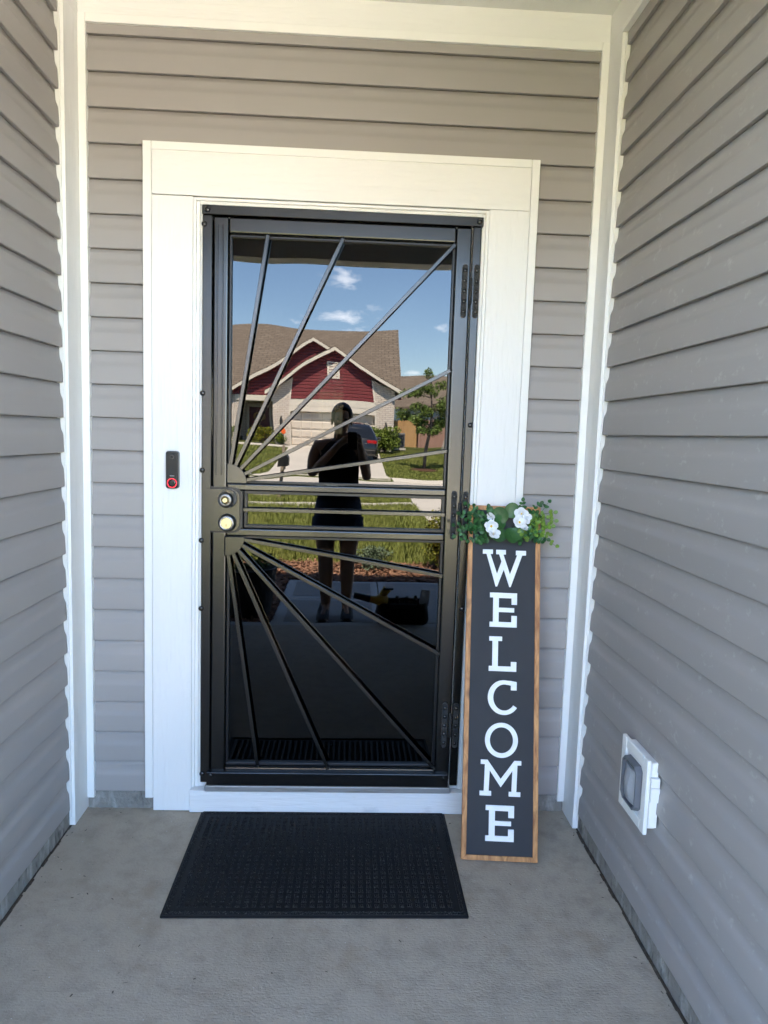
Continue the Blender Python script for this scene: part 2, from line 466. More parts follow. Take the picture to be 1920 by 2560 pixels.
# ------------------------------------------------------------------ mesh helpers
class MB:
    def __init__(s):
        s.v, s.f = [], []
    def add(s, vs, fs):
        o = len(s.v)
        s.v += [tuple(p) for p in vs]
        s.f += [tuple(i + o for i in f) for f in fs]
        return s
    def box(s, x0, x1, y0, y1, z0, z1):
        x0, x1 = min(x0, x1), max(x0, x1)
        y0, y1 = min(y0, y1), max(y0, y1)
        z0, z1 = min(z0, z1), max(z0, z1)
        return s.add([(x0, y0, z0), (x1, y0, z0), (x1, y1, z0), (x0, y1, z0), (x0, y0, z1), (x1, y0, z1), (x1, y1, z1), (x0, y1, z1)],
                     [(0, 3, 2, 1), (4, 5, 6, 7), (0, 1, 5, 4), (1, 2, 6, 5), (2, 3, 7, 6), (3, 0, 4, 7)])
    def bar(s, a, b, w, d, nrm=(0, 1, 0)):
        """square bar from a to b; width w across, depth d along nrm"""
        a, b, nv = Vector(a), Vector(b), Vector(nrm).normalized()
        t = (b - a).normalized()
        sd = t.cross(nv).normalized() * (w / 2)
        nv = sd.cross(t).normalized() * (d / 2)
        vs = []
        for p in (a, b):
            vs += [p - sd - nv, p + sd - nv, p + sd + nv, p - sd + nv]
        return s.add(vs, [(0, 3, 2, 1), (4, 5, 6, 7), (0, 1, 5, 4), (1, 2, 6, 5), (2, 3, 7, 6), (3, 0, 4, 7)])
    def prism(s, poly, fn, d0, d1):
        """poly: list of 2D points; fn(a,b,d)->xyz; solid between depths d0,d1"""
        nn = len(poly)
        tris = tessellate_polygon([[Vector((p[0], p[1], 0)) for p in poly]])
        vs = [fn(p[0], p[1], d0) for p in poly] + [fn(p[0], p[1], d1) for p in poly]
        fs = [tuple(t) for t in tris] + [tuple(i + nn for i in reversed(t)) for t in tris]
        fs += [(i, (i + 1) % nn, (i + 1) % nn + nn, i + nn) for i in range(nn)]
        return s.add(vs, fs)
    def loft(s, rings, cap=True, closed=True):
        nn = len(rings[0])
        vs = [p for r in rings for p in r]
        fs = []
        for k in range(len(rings) - 1):
            for i in range(nn if closed else nn - 1):
                j = (i + 1) % nn
                fs.append((k * nn + i, k * nn + j, (k + 1) * nn + j, (k + 1) * nn + i))
        if cap:
            fs.append(tuple(reversed(range(nn))))
            fs.append(tuple((len(rings) - 1) * nn + i for i in range(nn)))
        return s.add(vs, fs)
    def lathe(s, prof, o, ax, n=20, cap=True):
        """prof: list of (radius, height along ax)"""
        o, ax = Vector(o), Vector(ax).normalized()
        e1 = ax.orthogonal().normalized()
        e2 = ax.cross(e1)
        return s.loft([[o + ax * h + (e1 * math.cos(2 * math.pi * i / n) + e2 * math.sin(2 * math.pi * i / n)) * r for i in range(n)] for r, h in prof], cap)
    def tube(s, pts, rad, n=8, cap=True):
        pts = [Vector(p) for p in pts]
        rings = []
        for i, p in enumerate(pts):
            t = (pts[min(i + 1, len(pts) - 1)] - pts[max(i - 1, 0)]).normalized()
            e1 = t.orthogonal().normalized() if i == 0 else (e1 - t * e1.dot(t)).normalized()
            e2 = t.cross(e1)
            r = rad[i] if isinstance(rad, (list, tuple)) else rad
            rings.append([p + (e1 * math.cos(2 * math.pi * k / n) + e2 * math.sin(2 * math.pi * k / n)) * r for k in range(n)])
        return s.loft(rings, cap)
    def ball(s, c, r, n=10, mrows=6):
        c = Vector(c)
        r = Vector(r) if isinstance(r, (tuple, list, Vector)) else Vector((r, r, r))
        rings = []
        for j in range(mrows + 1):
            th = math.pi * (j + 0.02) / (mrows + 0.04)
            rings.append([c + Vector((r.x * math.sin(th) * math.cos(2 * math.pi * i / n), r.y * math.sin(th) * math.sin(2 * math.pi * i / n), r.z * math.cos(th))) for i in range(n)])
        return s.loft(rings)
    def mesh(s, name, smooth=False, mat=None):
        me = bpy.data.meshes.new(name)
        me.from_pydata(s.v, [], s.f)
        bm = bmesh.new()
        bm.from_mesh(me)
        bmesh.ops.recalc_face_normals(bm, faces=bm.faces)
        bm.to_mesh(me)
        bm.free()
        if smooth:
            me.polygons.foreach_set('use_smooth', [True] * len(me.polygons))
        if mat:
            me.materials.append(mat)
        return me
    def build(s, name, mat, parent=None, bevel=0, smooth=False, seg=2, local=False, angle=35):
        o = bpy.data.objects.new(name, s.mesh(name, smooth, mat))
        COL.objects.link(o)
        if parent:
            adopt(o, parent, local)
        if bevel:
            bv = o.modifiers.new('bevel', 'BEVEL')
            bv.width = bevel
            bv.segments = seg
            bv.limit_method = 'ANGLE'
            bv.angle_limit = R(angle)
        return o

WM = {}
def adopt(o, parent, local=False):
    o.parent = parent
    if not local:
        o.matrix_parent_inverse = WM[parent.name].inverted() if parent.name in WM else Matrix.Identity(4)
    if not local:
        WM[o.name] = Matrix.Identity(4)

def tag(o, label, cat, group=None, kind=None):
    o['label'] = label
    o['category'] = cat
    if group:
        o['group'] = group
    o['kind'] = kind or 'thing'
    return o

def thing(name, loc, label, cat, group=None, mat=None):
    o = bpy.data.objects.new(name, None)
    o.empty_display_size = 0.1
    COL.objects.link(o)
    mw = mat.copy() if mat else Matrix.Translation(Vector(loc))
    o.matrix_world = mw
    WM[o.name] = mw
    return tag(o, label, cat, group)

def inst(name, me, parent, mat4, local=False):
    o = bpy.data.objects.new(name, me)
    COL.objects.link(o)
    o.parent = parent
    if not local:
        o.matrix_parent_inverse = WM[parent.name].inverted()
    o.matrix_basis = mat4
    return o

def structure(name, mb, mat, bevel=0):
    o = mb.build(name, mat, bevel=bevel)
    o['kind'] = 'structure'
    return o
T = Matrix.Translation

# ================================================================== PORCH: setting
XW = 0.905          # side siding plane
YF = -2.60          # front edge of porch
CEIL = 2.84
CRS = 0.1143

floor = structure('porch_floor', MB().box(-1.3, 1.3, 0.02, YF + 0.04, -0.12, 0.0), M['floor'])
MB().box(-0.93, 0.93, YF + 0.04, YF - 0.045, -0.118, -0.0005).build('slab_edge', M['walk_edge'], floor)

# siding profile (height, out)
PROF = [(0.0, 0.002), (0.0, 0.0175), (0.0015, 0.0190), (0.004, 0.0193), (0.030, 0.0180), (0.056, 0.0165), (0.061, 0.0155), (0.067, 0.0125), (0.074, 0.0080), (0.082, 0.0050), (0.095, 0.0038), (0.1112, 0.0034), (0.1125, -0.003), (0.122, -0.006)]
PROF = [(h, o if o < 0.003 else 0.0048 + (o - 0.0034) * 0.68) for h, o in PROF]
def course_mesh(name, length, mat, hmax=None):
    """runs along +X from 0 to length, face towards -Y, y=0 is the sheathing"""
    mb = MB()
    pr = PROF if hmax is None else [p for p in PROF if p[0] < hmax] + [(hmax, PROF[-1][1] if hmax > .1 else np.interp(hmax, [p[0] for p in PROF[1:]], [p[1] for p in PROF[1:]]))]
    a = [(0, -o, h) for h, o in pr]
    b = [(length, -o, h) for h, o in pr]
    n_ = len(pr)
    mb.add(a + b, [(i, i + n_, i + n_ + 1, i + 1) for i in range(n_ - 1)])
    me = mb.mesh(name, False, mat)
    for i, pl in enumerate(me.polygons):
        pl.use_smooth = i >= 2
    return me

# ---------------------------------------------------------------- back wall
bw = thing('siding_wall', (0, 0.02, 0), 'taupe lap siding wall around the black security door', 'wall')
Y0 = 0.006
me_full = course_mesh('course_full', 1.75, M['siding'])
me_side = course_mesh('course_side', 0.26, M['siding'])
for i in range(24):
    z = 0.068 + i * CRS
    if z < 2.30:
        for x in (-0.880, 0.620):
            inst('siding_course', me_side, bw, T((x, Y0, z)))
    else:
        inst('siding_course', me_full if i < 23 else course_mesh('course_top', 1.75, M['siding'], 0.06), bw, T((-0.875, Y0, z)))
MB().box(-0.93, -0.62, 0.03, Y0 + 0.002, 0.05, 2.9).box(0.60, 0.93, 0.03, Y0 + 0.002, 0.05, 2.9).box(-0.62, 0.60, 0.03, Y0 + 0.002, 2.28, 2.9).build('sheathing', M['room'], bw)
# partial course above casing head is covered by trim
for x0, x1 in ((-0.9, -0.60), (0.60, 0.9)):
    MB().box(x0, x1, 0.03, -0.004, -0.05, 0.075).build('foundation_strip', M['foundation'], bw)
YJ = -0.019
def strip(mb, x0, x1, z0, z1, yf, yb):
    return mb.box(x0, x1, yf, yb, z0, z1)
for sx in (-1, 1):
    MB().box(sx * 0.863, sx * 0.8885, YJ, 0.01, 0.046, 2.754).build('trim_channel', M['white_vinyl'], bw, bevel=0.0015)
MB().box(-0.8625, 0.8625, YJ - 0.0005, 0.01, 2.727, 2.754).build('trim_channel', M['white_vinyl'], bw, bevel=0.0015)
MB().box(-0.888, 0.888, -0.016, 0.012, 2.7545, CEIL + 0.02).build('frieze_board', M['white_h'], bw)

# ---------------------------------------------------------------- side walls
SZ0 = 0.060
for sx, nm in ((-1, 'left'), (1, 'right')):
    lab = ('taupe lap siding side wall without any vent' if sx < 0 else 'taupe lap siding side wall holding the white dryer vent')
    wl = thing('siding_wall', (sx * 0.95, -1.3, 0), lab, 'wall')
    me = course_mesh('course_side_' + nm, -YF - 0.1375, M['siding'] if sx < 0 else M['siding_scuffed'])
    for i in range(24):
        z = SZ0 + i * CRS
        if z > 2.72:
            continue
        # mesh X runs along wall; face to -Y -> rotate so that face looks to the porch interior
        if sx < 0:   # face towards +x : rotate +90deg: (x,y)->(-y,x)
            rot = Matrix.Rotation(R(90), 4, 'Z')
            mt4 = T((-XW - 0.016, YF, z)) @ rot
        else:
            rot = Matrix.Rotation(R(-90), 4, 'Z')
            mt4 = T((XW + 0.016, -0.1375, z)) @ rot
        inst('siding_course', me, wl, mt4)
    xi = sx * (XW + 0.018)
    xo = sx * 6.0
    MB().box(xi, xo, 0.1, YF + 0.004, 0.05, 3.0).build('wall_core', M['siding'], wl)
    MB().box(sx * (XW + 0.004), xo, 0.09, YF + 0.01, -0.3, 0.072).build('foundation_strip', M['foundation'], wl)
    # corner board on the side wall
    MB().box(sx * 0.8895, sx * (XW + 0.02), 0.012, -0.132, 0.004, CEIL - 0.10 + 0.0005).build('corner_board', M['white_v'], wl, bevel=0.001)
    MB().box(sx * 0.8895, sx * (XW + 0.02), 0.012, YF - 0.01, CEIL - 0.10, CEIL + 0.02).build('frieze_board', M['white_ceiling'], wl)
    # channel beside the board: lip, throat and back pan
    MB().box(sx * 0.9000, sx * 0.9028, -0.1325, -0.1405, 0.035, CEIL - 0.112).box(sx * 0.9028, sx * 0.9185, -0.1325, -0.1335, 0.035, CEIL - 0.112).box(sx * 0.9195, sx * 0.9205, -0.1325, -0.151, 0.035, CEIL - 0.112).build('trim_channel', M['white_vinyl'], wl, bevel=0.0006)
    MB().box(sx * 0.8870, sx * 0.914, -0.1325, YF, CEIL - 0.1115, CEIL - 0.094).build('trim_channel', M['white_vinyl'], wl, bevel=0.001)
    # front corner post
    MB().box(sx * 0.884, sx * 1.02, YF - 0.012, YF + 0.05, -0.1, 2.57).build('corner_post', M['white_v'], wl, bevel=0.002)
    # crack of dirt along the foundation
    mb = MB()
    yy = -0.13
    while yy > YF:
        ww = random.uniform(0.003, 0.011)
        ll = random.uniform(0.02, 0.06)
        mb.box(sx * (XW + 0.003), sx * (XW + 0.003 - ww), yy, yy - ll, -0.01, random.uniform(0.002, 0.005))
        yy -= ll * 0.9
    d = mb.build('dirt_line', M['dirt'], wl)
    d['kind'] = 'stuff'

ceil = thing('porch_ceiling', (0, -1.2, CEIL), 'white painted porch ceiling with front beam above the door', 'ceiling')
MB().box(-0.95, 0.95, 0.02, YF, CEIL + 0.003, CEIL + 0.05).build('ceiling_board', M['white_ceiling'], ceil)
MB().box(-1.2, 1.2, YF, YF + 0.17, 2.57, 2.86).build('front_beam', M['white_h'], ceil, bevel=0.003)

# house roof over everything (keeps the porch in shade)
rf = thing('house_roof', (0, 0, 2.9), 'brown shingled roof of the house above the porch', 'roof')
ez, ey = 2.86, YF - 0.40
fn = lambda a, b, d: (d, a, b)
MB().prism([(ey, ez), (2.2, ez + (2.2 - ey) * 0.62), (2.2, ez + (2.2 - ey) * 0.62 - 0.2), (ey, ez - 0.02)], fn, -9, 9).build('roof_slope', M['shingle'], rf)
MB().prism([(2.2, ez + (2.2 - ey) * 0.62), (6.55, ez + 0.3), (6.55, ez + 0.1), (2.2, ez + (2.2 - ey) * 0.62 - 0.2)], fn, -9, 9).build('roof_slope', M['shingle'], rf)
MB().box(-9, 9, ey + 0.01, YF + 0.002, 2.80, 2.83).build('soffit', M['white_ceiling'], rf)
MB().box(-9, 9, ey - 0.02, ey, 2.72, 2.87).build('fascia', M['white_h'], rf)
mb = MB().box(-6, -0.95, 0.1, 6.4, 2.86, 3.0).box(0.95, 6, 0.1, 6.4, 2.86, 3.0).box(-0.95, 0.95, 0.04, 6.4, 2.9, 3.0)
mb.build('attic_floor', M['room'], rf)

# ---------------------------------------------------------------- entry hall seen dimly through the glass
hall = thing('entry_hall', (0, 3, 0), 'dim hallway behind the dark glass with a curtained window', 'hallway')
HX0, HX1, HY = -1.3, 1.1, 6.3
WX0, WX1, WZ0, WZ1 = -0.40, -0.06, 1.36, 2.14
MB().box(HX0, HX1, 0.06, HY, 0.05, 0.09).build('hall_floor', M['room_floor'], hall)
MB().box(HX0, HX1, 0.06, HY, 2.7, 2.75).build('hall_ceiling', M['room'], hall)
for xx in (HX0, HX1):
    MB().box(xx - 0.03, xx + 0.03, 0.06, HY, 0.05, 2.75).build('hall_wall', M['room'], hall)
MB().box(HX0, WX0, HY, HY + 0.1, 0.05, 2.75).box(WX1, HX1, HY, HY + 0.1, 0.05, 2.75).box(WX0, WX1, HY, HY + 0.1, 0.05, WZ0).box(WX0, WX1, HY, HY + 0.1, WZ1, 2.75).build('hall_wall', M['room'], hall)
wn = MB().box(WX0, WX0 + 0.02, HY - 0.01, HY + 0.03, WZ0, WZ1).box(WX1 - 0.02, WX1, HY - 0.01, HY + 0.03, WZ0, WZ1).box(WX0, WX1, HY - 0.01, HY + 0.03, WZ0, WZ0 + 0.03).box(WX0, WX1, HY - 0.01, HY + 0.03, WZ1 - 0.03, WZ1)
for k in range(1, 5):
    zz = WZ0 + (WZ1 - WZ0) * k / 5
    wn.box(WX0, WX1, HY + 0.005, HY + 0.02, zz - 0.006, zz + 0.006)
wn.box((WX0 + WX1) / 2 - 0.006, (WX0 + WX1) / 2 + 0.006, HY + 0.005, HY + 0.02, WZ0, WZ1)
wn.build('window_frame', M['white_vinyl'], hall)
def curtain_mat():
    mt, t, n, l, b = newmat('sheer_curtain')
    o = t.nodes['Material Output']
    t.nodes.remove(b)
    a = n('ShaderNodeBsdfTranslucent')
    a.inputs[0].default_value = (0.80, 0.66, 0.42, 1)
    tr = n('ShaderNodeBsdfTransparent')
    mxs = n('ShaderNodeMixShader')
    mxs.inputs[0].default_value = 0.7
    l(tr.outputs[0], mxs.inputs[1])
    l(a.outputs[0], mxs.inputs[2])
    l(mxs.outputs[0], o.inputs[0])
    return mt
M['curtain'] = curtain_mat()
mb = MB()
ring = []
for i in range(41):
    x = WX0 + (WX1 - WX0) * i / 40
    ring.append((x, HY - 0.02 + 0.008 * math.sin(i * 1.3)))
mb.add([(x, y, WZ0 + 0.30) for x, y in ring] + [(x, y, WZ1) for x, y in ring], [(i, i + 1, i + 42, i + 41) for i in range(40)])
mb.build('sheer_curtain', M['curtain'], hall, smooth=True)

mb = MB()
for k in range(150):
    if k < 90:
        side = random.choice((-1, 1))
        x, y = side * (0.90 - abs(random.gauss(0, 0.03))), random.uniform(-2.0, -0.02)
        if k < 25:
            x, y = random.uniform(-0.9, 0.9), -0.012 - abs(random.gauss(0, 0.02))
    else:
        x, y = random.uniform(-0.85, 0.85), random.uniform(-2.2, -0.05)
    a_, l_, w_ = random.uniform(0, math.pi), random.uniform(0.0015, 0.006), random.uniform(0.0006, 0.0018)
    c_, s_ = math.cos(a_), math.sin(a_)
    hz = random.uniform(0.001, 0.0025)
    mb.add([(x - c_ * l_ - s_ * w_, y - s_ * l_ + c_ * w_, .0003), (x + c_ * l_ - s_ * w_, y + s_ * l_ + c_ * w_, .0003), (x + c_ * l_ + s_ * w_, y + s_ * l_ - c_ * w_, .0003), (x - c_ * l_ + s_ * w_, y - s_ * l_ - c_ * w_, .0003), (x, y, hz)], [(3, 2, 1, 0), (0, 1, 4), (1, 2, 4), (2, 3, 4), (3, 0, 4)])
tag(mb.build('floor_debris', M['dirt']), 'scattered grit and dry plant bits on the porch concrete', 'debris', kind='stuff')

# ================================================================== DOOR CASING
dc = thing('door_casing', (0, 0, 0), 'white woodgrain board casing around the black security door', 'door casing')
YB = -0.028
MB().box(-0.6465, -0.5085, YB, 0.03, 0.004, 2.1875).build('side_board', M['white_v'], dc, bevel=0.0015)
MB().box(0.5015, 0.6405, YB, 0.03, 0.004, 2.1895).build('side_board', M['white_v'], dc, bevel=0.0015)
MB().box(-0.6460, 0.6400, YB - 0.0006, 0.03, 2.1905, 2.329).build('head_board', M['white_h'], dc, bevel=0.0015)
for x0, x1 in ((-0.676, -0.6475), (0.6415, 0.669)):
    MB().box(x0, x1, YB - 0.001, 0.012, 0.052, 2.3605).build('trim_channel', M['white_vinyl'], dc, bevel=0.002)
MB().box(-0.6472, 0.6412, YB - 0.0012, 0.012, 2.3335, 2.3602).build('trim_channel', M['white_vinyl'], dc, bevel=0.002)
MB().box(-0.6472, 0.6412, YB + 0.003, 0.012, 2.3292, 2.3333).build('trim_lip', M['white_vinyl'], dc)
# stepped brick mould between casing boards and the black frame
def mould(x0, x1, z0, z1, out):
    a = MB()
    return a
for sx, xa in ((-1, -0.508), (1, 0.501)):
    s_ = -sx
    mb = MB()
    mb.box(xa, xa + s_ * 0.010, YB + 0.004, 0.03, 0.092, 2.187)
    mb.box(xa + s_ * 0.0102, xa + s_ * 0.022, YB + 0.010, 0.03, 0.092, 2.176)
    mb.box(xa + s_ * 0.0222, xa + s_ * 0.060, YB + 0.016, 0.03, 0.092, 2.165)
    mb.build('brick_mould', M['white_vinyl'], dc, bevel=0.0015)
mb = MB()
mb.box(-0.4978, 0.4908, YB + 0.0042, 0.03, 2.1772, 2.1872)
mb.box(-0.4858, 0.4788, YB + 0.0102, 0.03, 2.1662, 2.1770)
mb.box(-0.448, 0.441, YB + 0.0162, 0.03, 2.128, 2.1660)
mb.build('brick_mould', M['white_vinyl'], dc, bevel=0.0015)
MB().box(-0.512, 0.4975, YB - 0.012, 0.03, 0.004, 0.0885).build('kick_board', M['white_worn'], dc, bevel=0.0015)
MB().box(-0.455, 0.448, YB - 0.022, 0.10, 0.0895, 0.1115).build('threshold', M['alu'], dc, bevel=0.002)

# ================================================================== SECURITY DOOR
sd = thing('security_door', (0, -0.01, 0.11), 'black metal sunburst security door with dark mirror-like glass', 'door')
BM_ = M['black_metal']
YD = -0.034
me_screw = MB().lathe([(0.0095, 0), (0.0095, 0.001), (0.0085, 0.0035), (0.006, 0.0055), (0.0025, 0.0065)], (0, 0, 0), (0, -1, 0), 14).mesh('screw_head', True, M['black_metal'])
def screws(parent, pts, y, s=1.0):
    for x, z in pts:
        inst('screw', me_screw, parent, T((x, y, z)) @ Matrix.Scale(s, 4))
j1 = MB().box(-0.4745, -0.4415, YD, 0.035, 0.117, 2.1285).build('jamb', BM_, sd, bevel=0.0025)
screws(j1, [(-0.469, 2.098), (-0.472, 1.532), (-0.472, 1.265), (-0.474, 1.016), (-0.474, 0.770), (-0.468, 0.150)], YD)
j2 = MB().box(0.4475, 0.4755, YD, 0.035, 0.113, 2.1285).build('jamb', BM_, sd, bevel=0.0025)
screws(j2, [(0.466, 1.452), (0.466, 0.788)], YD)
hd = MB().box(-0.4755, 0.4805, YD - 0.006, 0.035, 2.1290, 2.1595).build('header', BM_, sd, bevel=0.002)
screws(hd, [(-0.457, 2.144), (0.467, 2.144)], YD - 0.006, 1.1)
kp = MB().box(-0.449, 0.440, YD - 0.012, YD + 0.004, 0.1125, 0.1605).build('kick_plate', BM_, sd, bevel=0.0015)
screws(kp, [(-0.434, 0.150), (0.423, 0.149)], YD - 0.012, 0.75)
# leaf: stiles and rails (shallow ridged profile)
YL = YD + 0.003
def stile(x0, x1, z0, z1):
    a = MB().box(x0, x1, YL, 0.028, z0, z1)
    return a.build('stile', BM_, sd, bevel=0.006, seg=3)
stile(-0.4385, -0.3875, 0.1300, 2.1265)
stile(0.3905, 0.4445, 0.1300, 2.1265)
def rail(z0, z1, x0=-0.3870, x1=0.3900, b=0.005):
    return MB().box(x0, x1, YL + 0.0006, 0.0275, z0, z1).build('rail', BM_, sd, bevel=b, seg=3)
rail(2.0735, 2.1262, b=0.006)
rail(1.1965, 1.2215)
rail(1.0345, 1.0615)
rail(0.1305, 0.1745)
# ridges on the left stile
MB().box(-0.4275, -0.4215, YL - 0.0022, YL + 0.002, 1.25, 2.10).box(-0.4085, -0.4035, YL - 0.0022, YL + 0.002, 1.25, 2.10).build('stile_ridge', BM_, sd, bevel=0.0015)
MB().box(-0.3868, -0.3290, YL + 0.0006, 0.0275, 1.0617, 1.1963).build('lock_block', BM_, sd, bevel=0.003)
# retaining beads round the panes
def bead(x0, x1, z0, z1, wd):
    a = MB()
    a.box(x0, x1, -0.012, 0.02, z1 - wd, z1).box(x0, x1, -0.012, 0.02, z0, z0 + wd)
    a.box(x0, x0 + wd, -0.0118, 0.0198, z0 + wd, z1 - wd).box(x1 - wd, x1, -0.0118, 0.0198, z0 + wd, z1 - wd)
    a.build('glazing_bead', M['gasket_and_shadow'], sd, bevel=0.0015)
bead(-0.3865, 0.3900, 1.2225, 2.0730, 0.008)
bead(-0.3280, 0.3900, 1.0625, 1.1960, 0.011)
bead(-0.3865, 0.3900, 0.1755, 1.0340, 0.009)
for x0, x1, z0, z1 in ((-0.384, 0.388, 1.225, 2.071), (-0.326, 0.388, 1.064, 1.194), (-0.384, 0.388, 0.178, 1.032)):
    nx, nz_ = 24, 24
    MB().box(x0, x1, 0.0, 0.0045, z0, z1).build('glass_pane', M['glass'], sd)
# sunburst
def burst(cx, cz, r, targets, sgn):
    n_ = 10
    poly = [(cx, cz)] + [(cx + r * math.cos(a), cz + sgn * r * math.sin(a)) for a in [math.pi / 2 * k / n_ for k in range(n_ + 1)]]
    pl = MB().prism(poly, lambda a, b, d: (a, d, b), YL - 0.006, YL - 0.002).build('sunburst_plate', BM_, sd, bevel=0.0008)
    # weld beads along the two straight edges
    wd = MB()
    for k in range(16):
        t_ = (k + 0.5) / 16 * r
        wd.ball((cx - 0.001 + random.uniform(-.0008, .0008), YL - 0.004, cz + sgn * t_), (0.0034, 0.004, 0.0032), 6, 4)
        wd.ball((cx + t_, YL - 0.004, cz - sgn * 0.001 + random.uniform(-.0008, .0008)), (0.0032, 0.004, 0.0034), 6, 4)
    w_ = wd.build('weld', M['black_rough'], pl)
    w_['kind'] = 'stuff'
    for tx, tz in targets:
        d_ = Vector((tx - cx, 0, tz - cz))
        a = Vector((cx, 0, cz)) + d_.normalized() * (r - 0.012)
        yb = YL + 0.0055
        o = MB().bar((a.x, yb, a.z), (tx, yb, tz), 0.0125, 0.0115).build('bar', BM_, sd, bevel=0.001)
        wb = MB()
        for k in range(3):
            wb.ball((tx + random.uniform(-.004, .004), yb - 0.003 + random.uniform(-.003, .003), tz + random.uniform(-.004, .004)), 0.0045, 6, 4)
        wb.build('weld', M['black_rough'], o)
burst(-0.3845, 1.2235, 0.068, [(-0.255, 2.0725), (0.001, 2.0725), (0.3875, 2.069), (0.389, 1.641), (0.389, 1.358)], 1)
burst(-0.3900, 1.0320, 0.068, [(0.390, 0.906), (0.390, 0.616), (0.386, 0.179), (-0.008, 0.1755), (-0.266, 0.1755)], -1)
o = MB().bar((-0.3285, YL + 0.006, 1.1290), (0.3895, YL + 0.006, 1.1300), 0.0125, 0.0115).build('bar', BM_, sd, bevel=0.001)
# lock plate
def rrect(x0, x1, z0, z1, rl, rr, n_=7):
    pts = []
    for cx, cz, a0, r in ((x1 - rr, z1 - rr, 0, rr), (x0 + rl, z1 - rl, 90, rl), (x0 + rl, z0 + rl, 180, rl), (x1 - rr, z0 + rr, 270, rr)):
        for k in range(n_ + 1):
            a = R(a0 + 90 * k / n_)
            pts.append((cx + r * math.cos(a), cz + r * math.sin(a)))
    return pts
lp = MB().prism(rrect(-0.4595, -0.3400, 1.0530, 1.2010, 0.003, 0.028), lambda a, b, d: (a, d, b), YL - 0.0100, YL - 0.0005).build('lock_plate', BM_, sd, bevel=0.0012)
mb = MB()
rr_ = rrect(-0.4585, -0.3315, 1.0455, 1.2085, 0.003, 0.034)
MB().prism(rr_, lambda a, b, d: (a, d, b), YL - 0.0012, YL + 0.004).build('lock_shadow_rim', M['gasket_and_shadow'], lp)  # black rim drawing the plate's shadow and gap as a solid outline
def lathe_at(name, prof, x, z, mat, parent, tilt=(0, -1, 0), n_=28):
    return MB().lathe(prof, (x, YL - 0.010, z), tilt, n_).build(name, mat, parent, smooth=True, bevel=0)
kx, kz = -0.380, 1.168
kn = lathe_at('door_knob', [(0.0325, 0), (0.0325, 0.004), (0.030, 0.007), (0.016, 0.010), (0.012, 0.020), (0.013, 0.030)], kx, kz, M['chrome'], sd)
MB().lathe([(0.0135, 0.026), (0.021, 0.031), (0.0262, 0.040), (0.0270, 0.050), (0.0250, 0.058), (0.0205, 0.0615), (0.0165, 0.0615)], (kx, YL - 0.010, kz), (0, -1, 0), 28).build('knob_grip', M['nickel_dark'], kn, smooth=True)
MB().lathe([(0.0160, 0.0605), (0.0160, 0.0630), (0.0145, 0.0635), (0.0145, 0.0618)], (kx, YL - 0.010, kz), (0, -1, 0), 28).build('knob_ring', M['chrome'], kn, smooth=True)
MB().lathe([(0.0082, 0.0605), (0.0082, 0.0640), (0.0075, 0.0646)], (kx, YL - 0.010, kz), (0, -1, 0), 20).build('key_cylinder', M['brass'], kn, smooth=False)
MB().box(kx - 0.001, kx + 0.001, YL - 0.010 - 0.0652, YL - 0.010 - 0.0640, kz - 0.0045, kz + 0.0035).build('keyway', M['key_dark'], kn)
bx_, bz = -0.382, 1.083
db = lathe_at('deadbolt', [(0.0320, 0), (0.0320, 0.004), (0.0295, 0.016), (0.0265, 0.021), (0.0225, 0.0215)], bx_, bz, M['nickel_dark'], sd)
MB().lathe([(0.0228, 0.0205), (0.0228, 0.0235), (0.0200, 0.0240), (0.0195, 0.0225)], (bx_, YL - 0.010, bz), (0, -1, 0), 28).build('deadbolt_ring', M['chrome'], db, smooth=True)
MB().lathe([(0.0192, 0.0205), (0.0192, 0.0228), (0.0185, 0.0232)], (bx_, YL - 0.010, bz), (0, -1, 0), 28).build('cylinder_face', M['brass'], db)
MB().lathe([(0.0080, 0.0225), (0.0080, 0.0246), (0.0074, 0.0250)], (bx_, YL - 0.010, bz - 0.006), (0, -1, 0), 20).build('key_cylinder', M['brass'], db)
MB().box(bx_ - 0.001, bx_ + 0.001, YL - 0.0352, YL - 0.0342, bz - 0.011, bz - 0.002).build('keyway', M['key_dark'], db)
# hinges
for hx, z0, z1 in ((0.424, 1.822, 2.002), (0.420, 1.042, 1.217), (0.419, 0.262, 0.434)):
    hg = MB().prism(rrect(hx - 0.0095, hx + 0.0095, z0, z1, 0.009, 0.009, 6), lambda a, b, d: (a, d, b), YL - 0.006, YL + 0.001).build('hinge', M['hammered'], sd, bevel=0.0015)
    MB().prism(rrect(hx + 0.0315, hx + 0.0505, z0, z1, 0.009, 0.009, 6), lambda a, b, d: (a, d, b), YL - 0.009, YL - 0.002).build('strap', M['hammered'], hg, bevel=0.0015)
    MB().lathe([(0.004, 0), (0.0062, 0.002), (0.0062, 0.090), (0.004, 0.092)], (hx + 0.0215, YL - 0.004, (z0 + z1) / 2 - 0.046), (0, 0, 1), 14).build('knuckle', M['hammered'], hg, smooth=True)
    for k in range(5):
        zz = z0 + (z1 - z0) * (0.115 + 0.1925 * k)
        inst('bolt', me_screw, hg, T((hx, YL - 0.006, zz)) @ Matrix.Scale(0.72, 4))
        inst('bolt', me_screw, hg, T((hx + 0.041, YL - 0.009, zz - 0.001)) @ Matrix.Scale(0.72, 4))

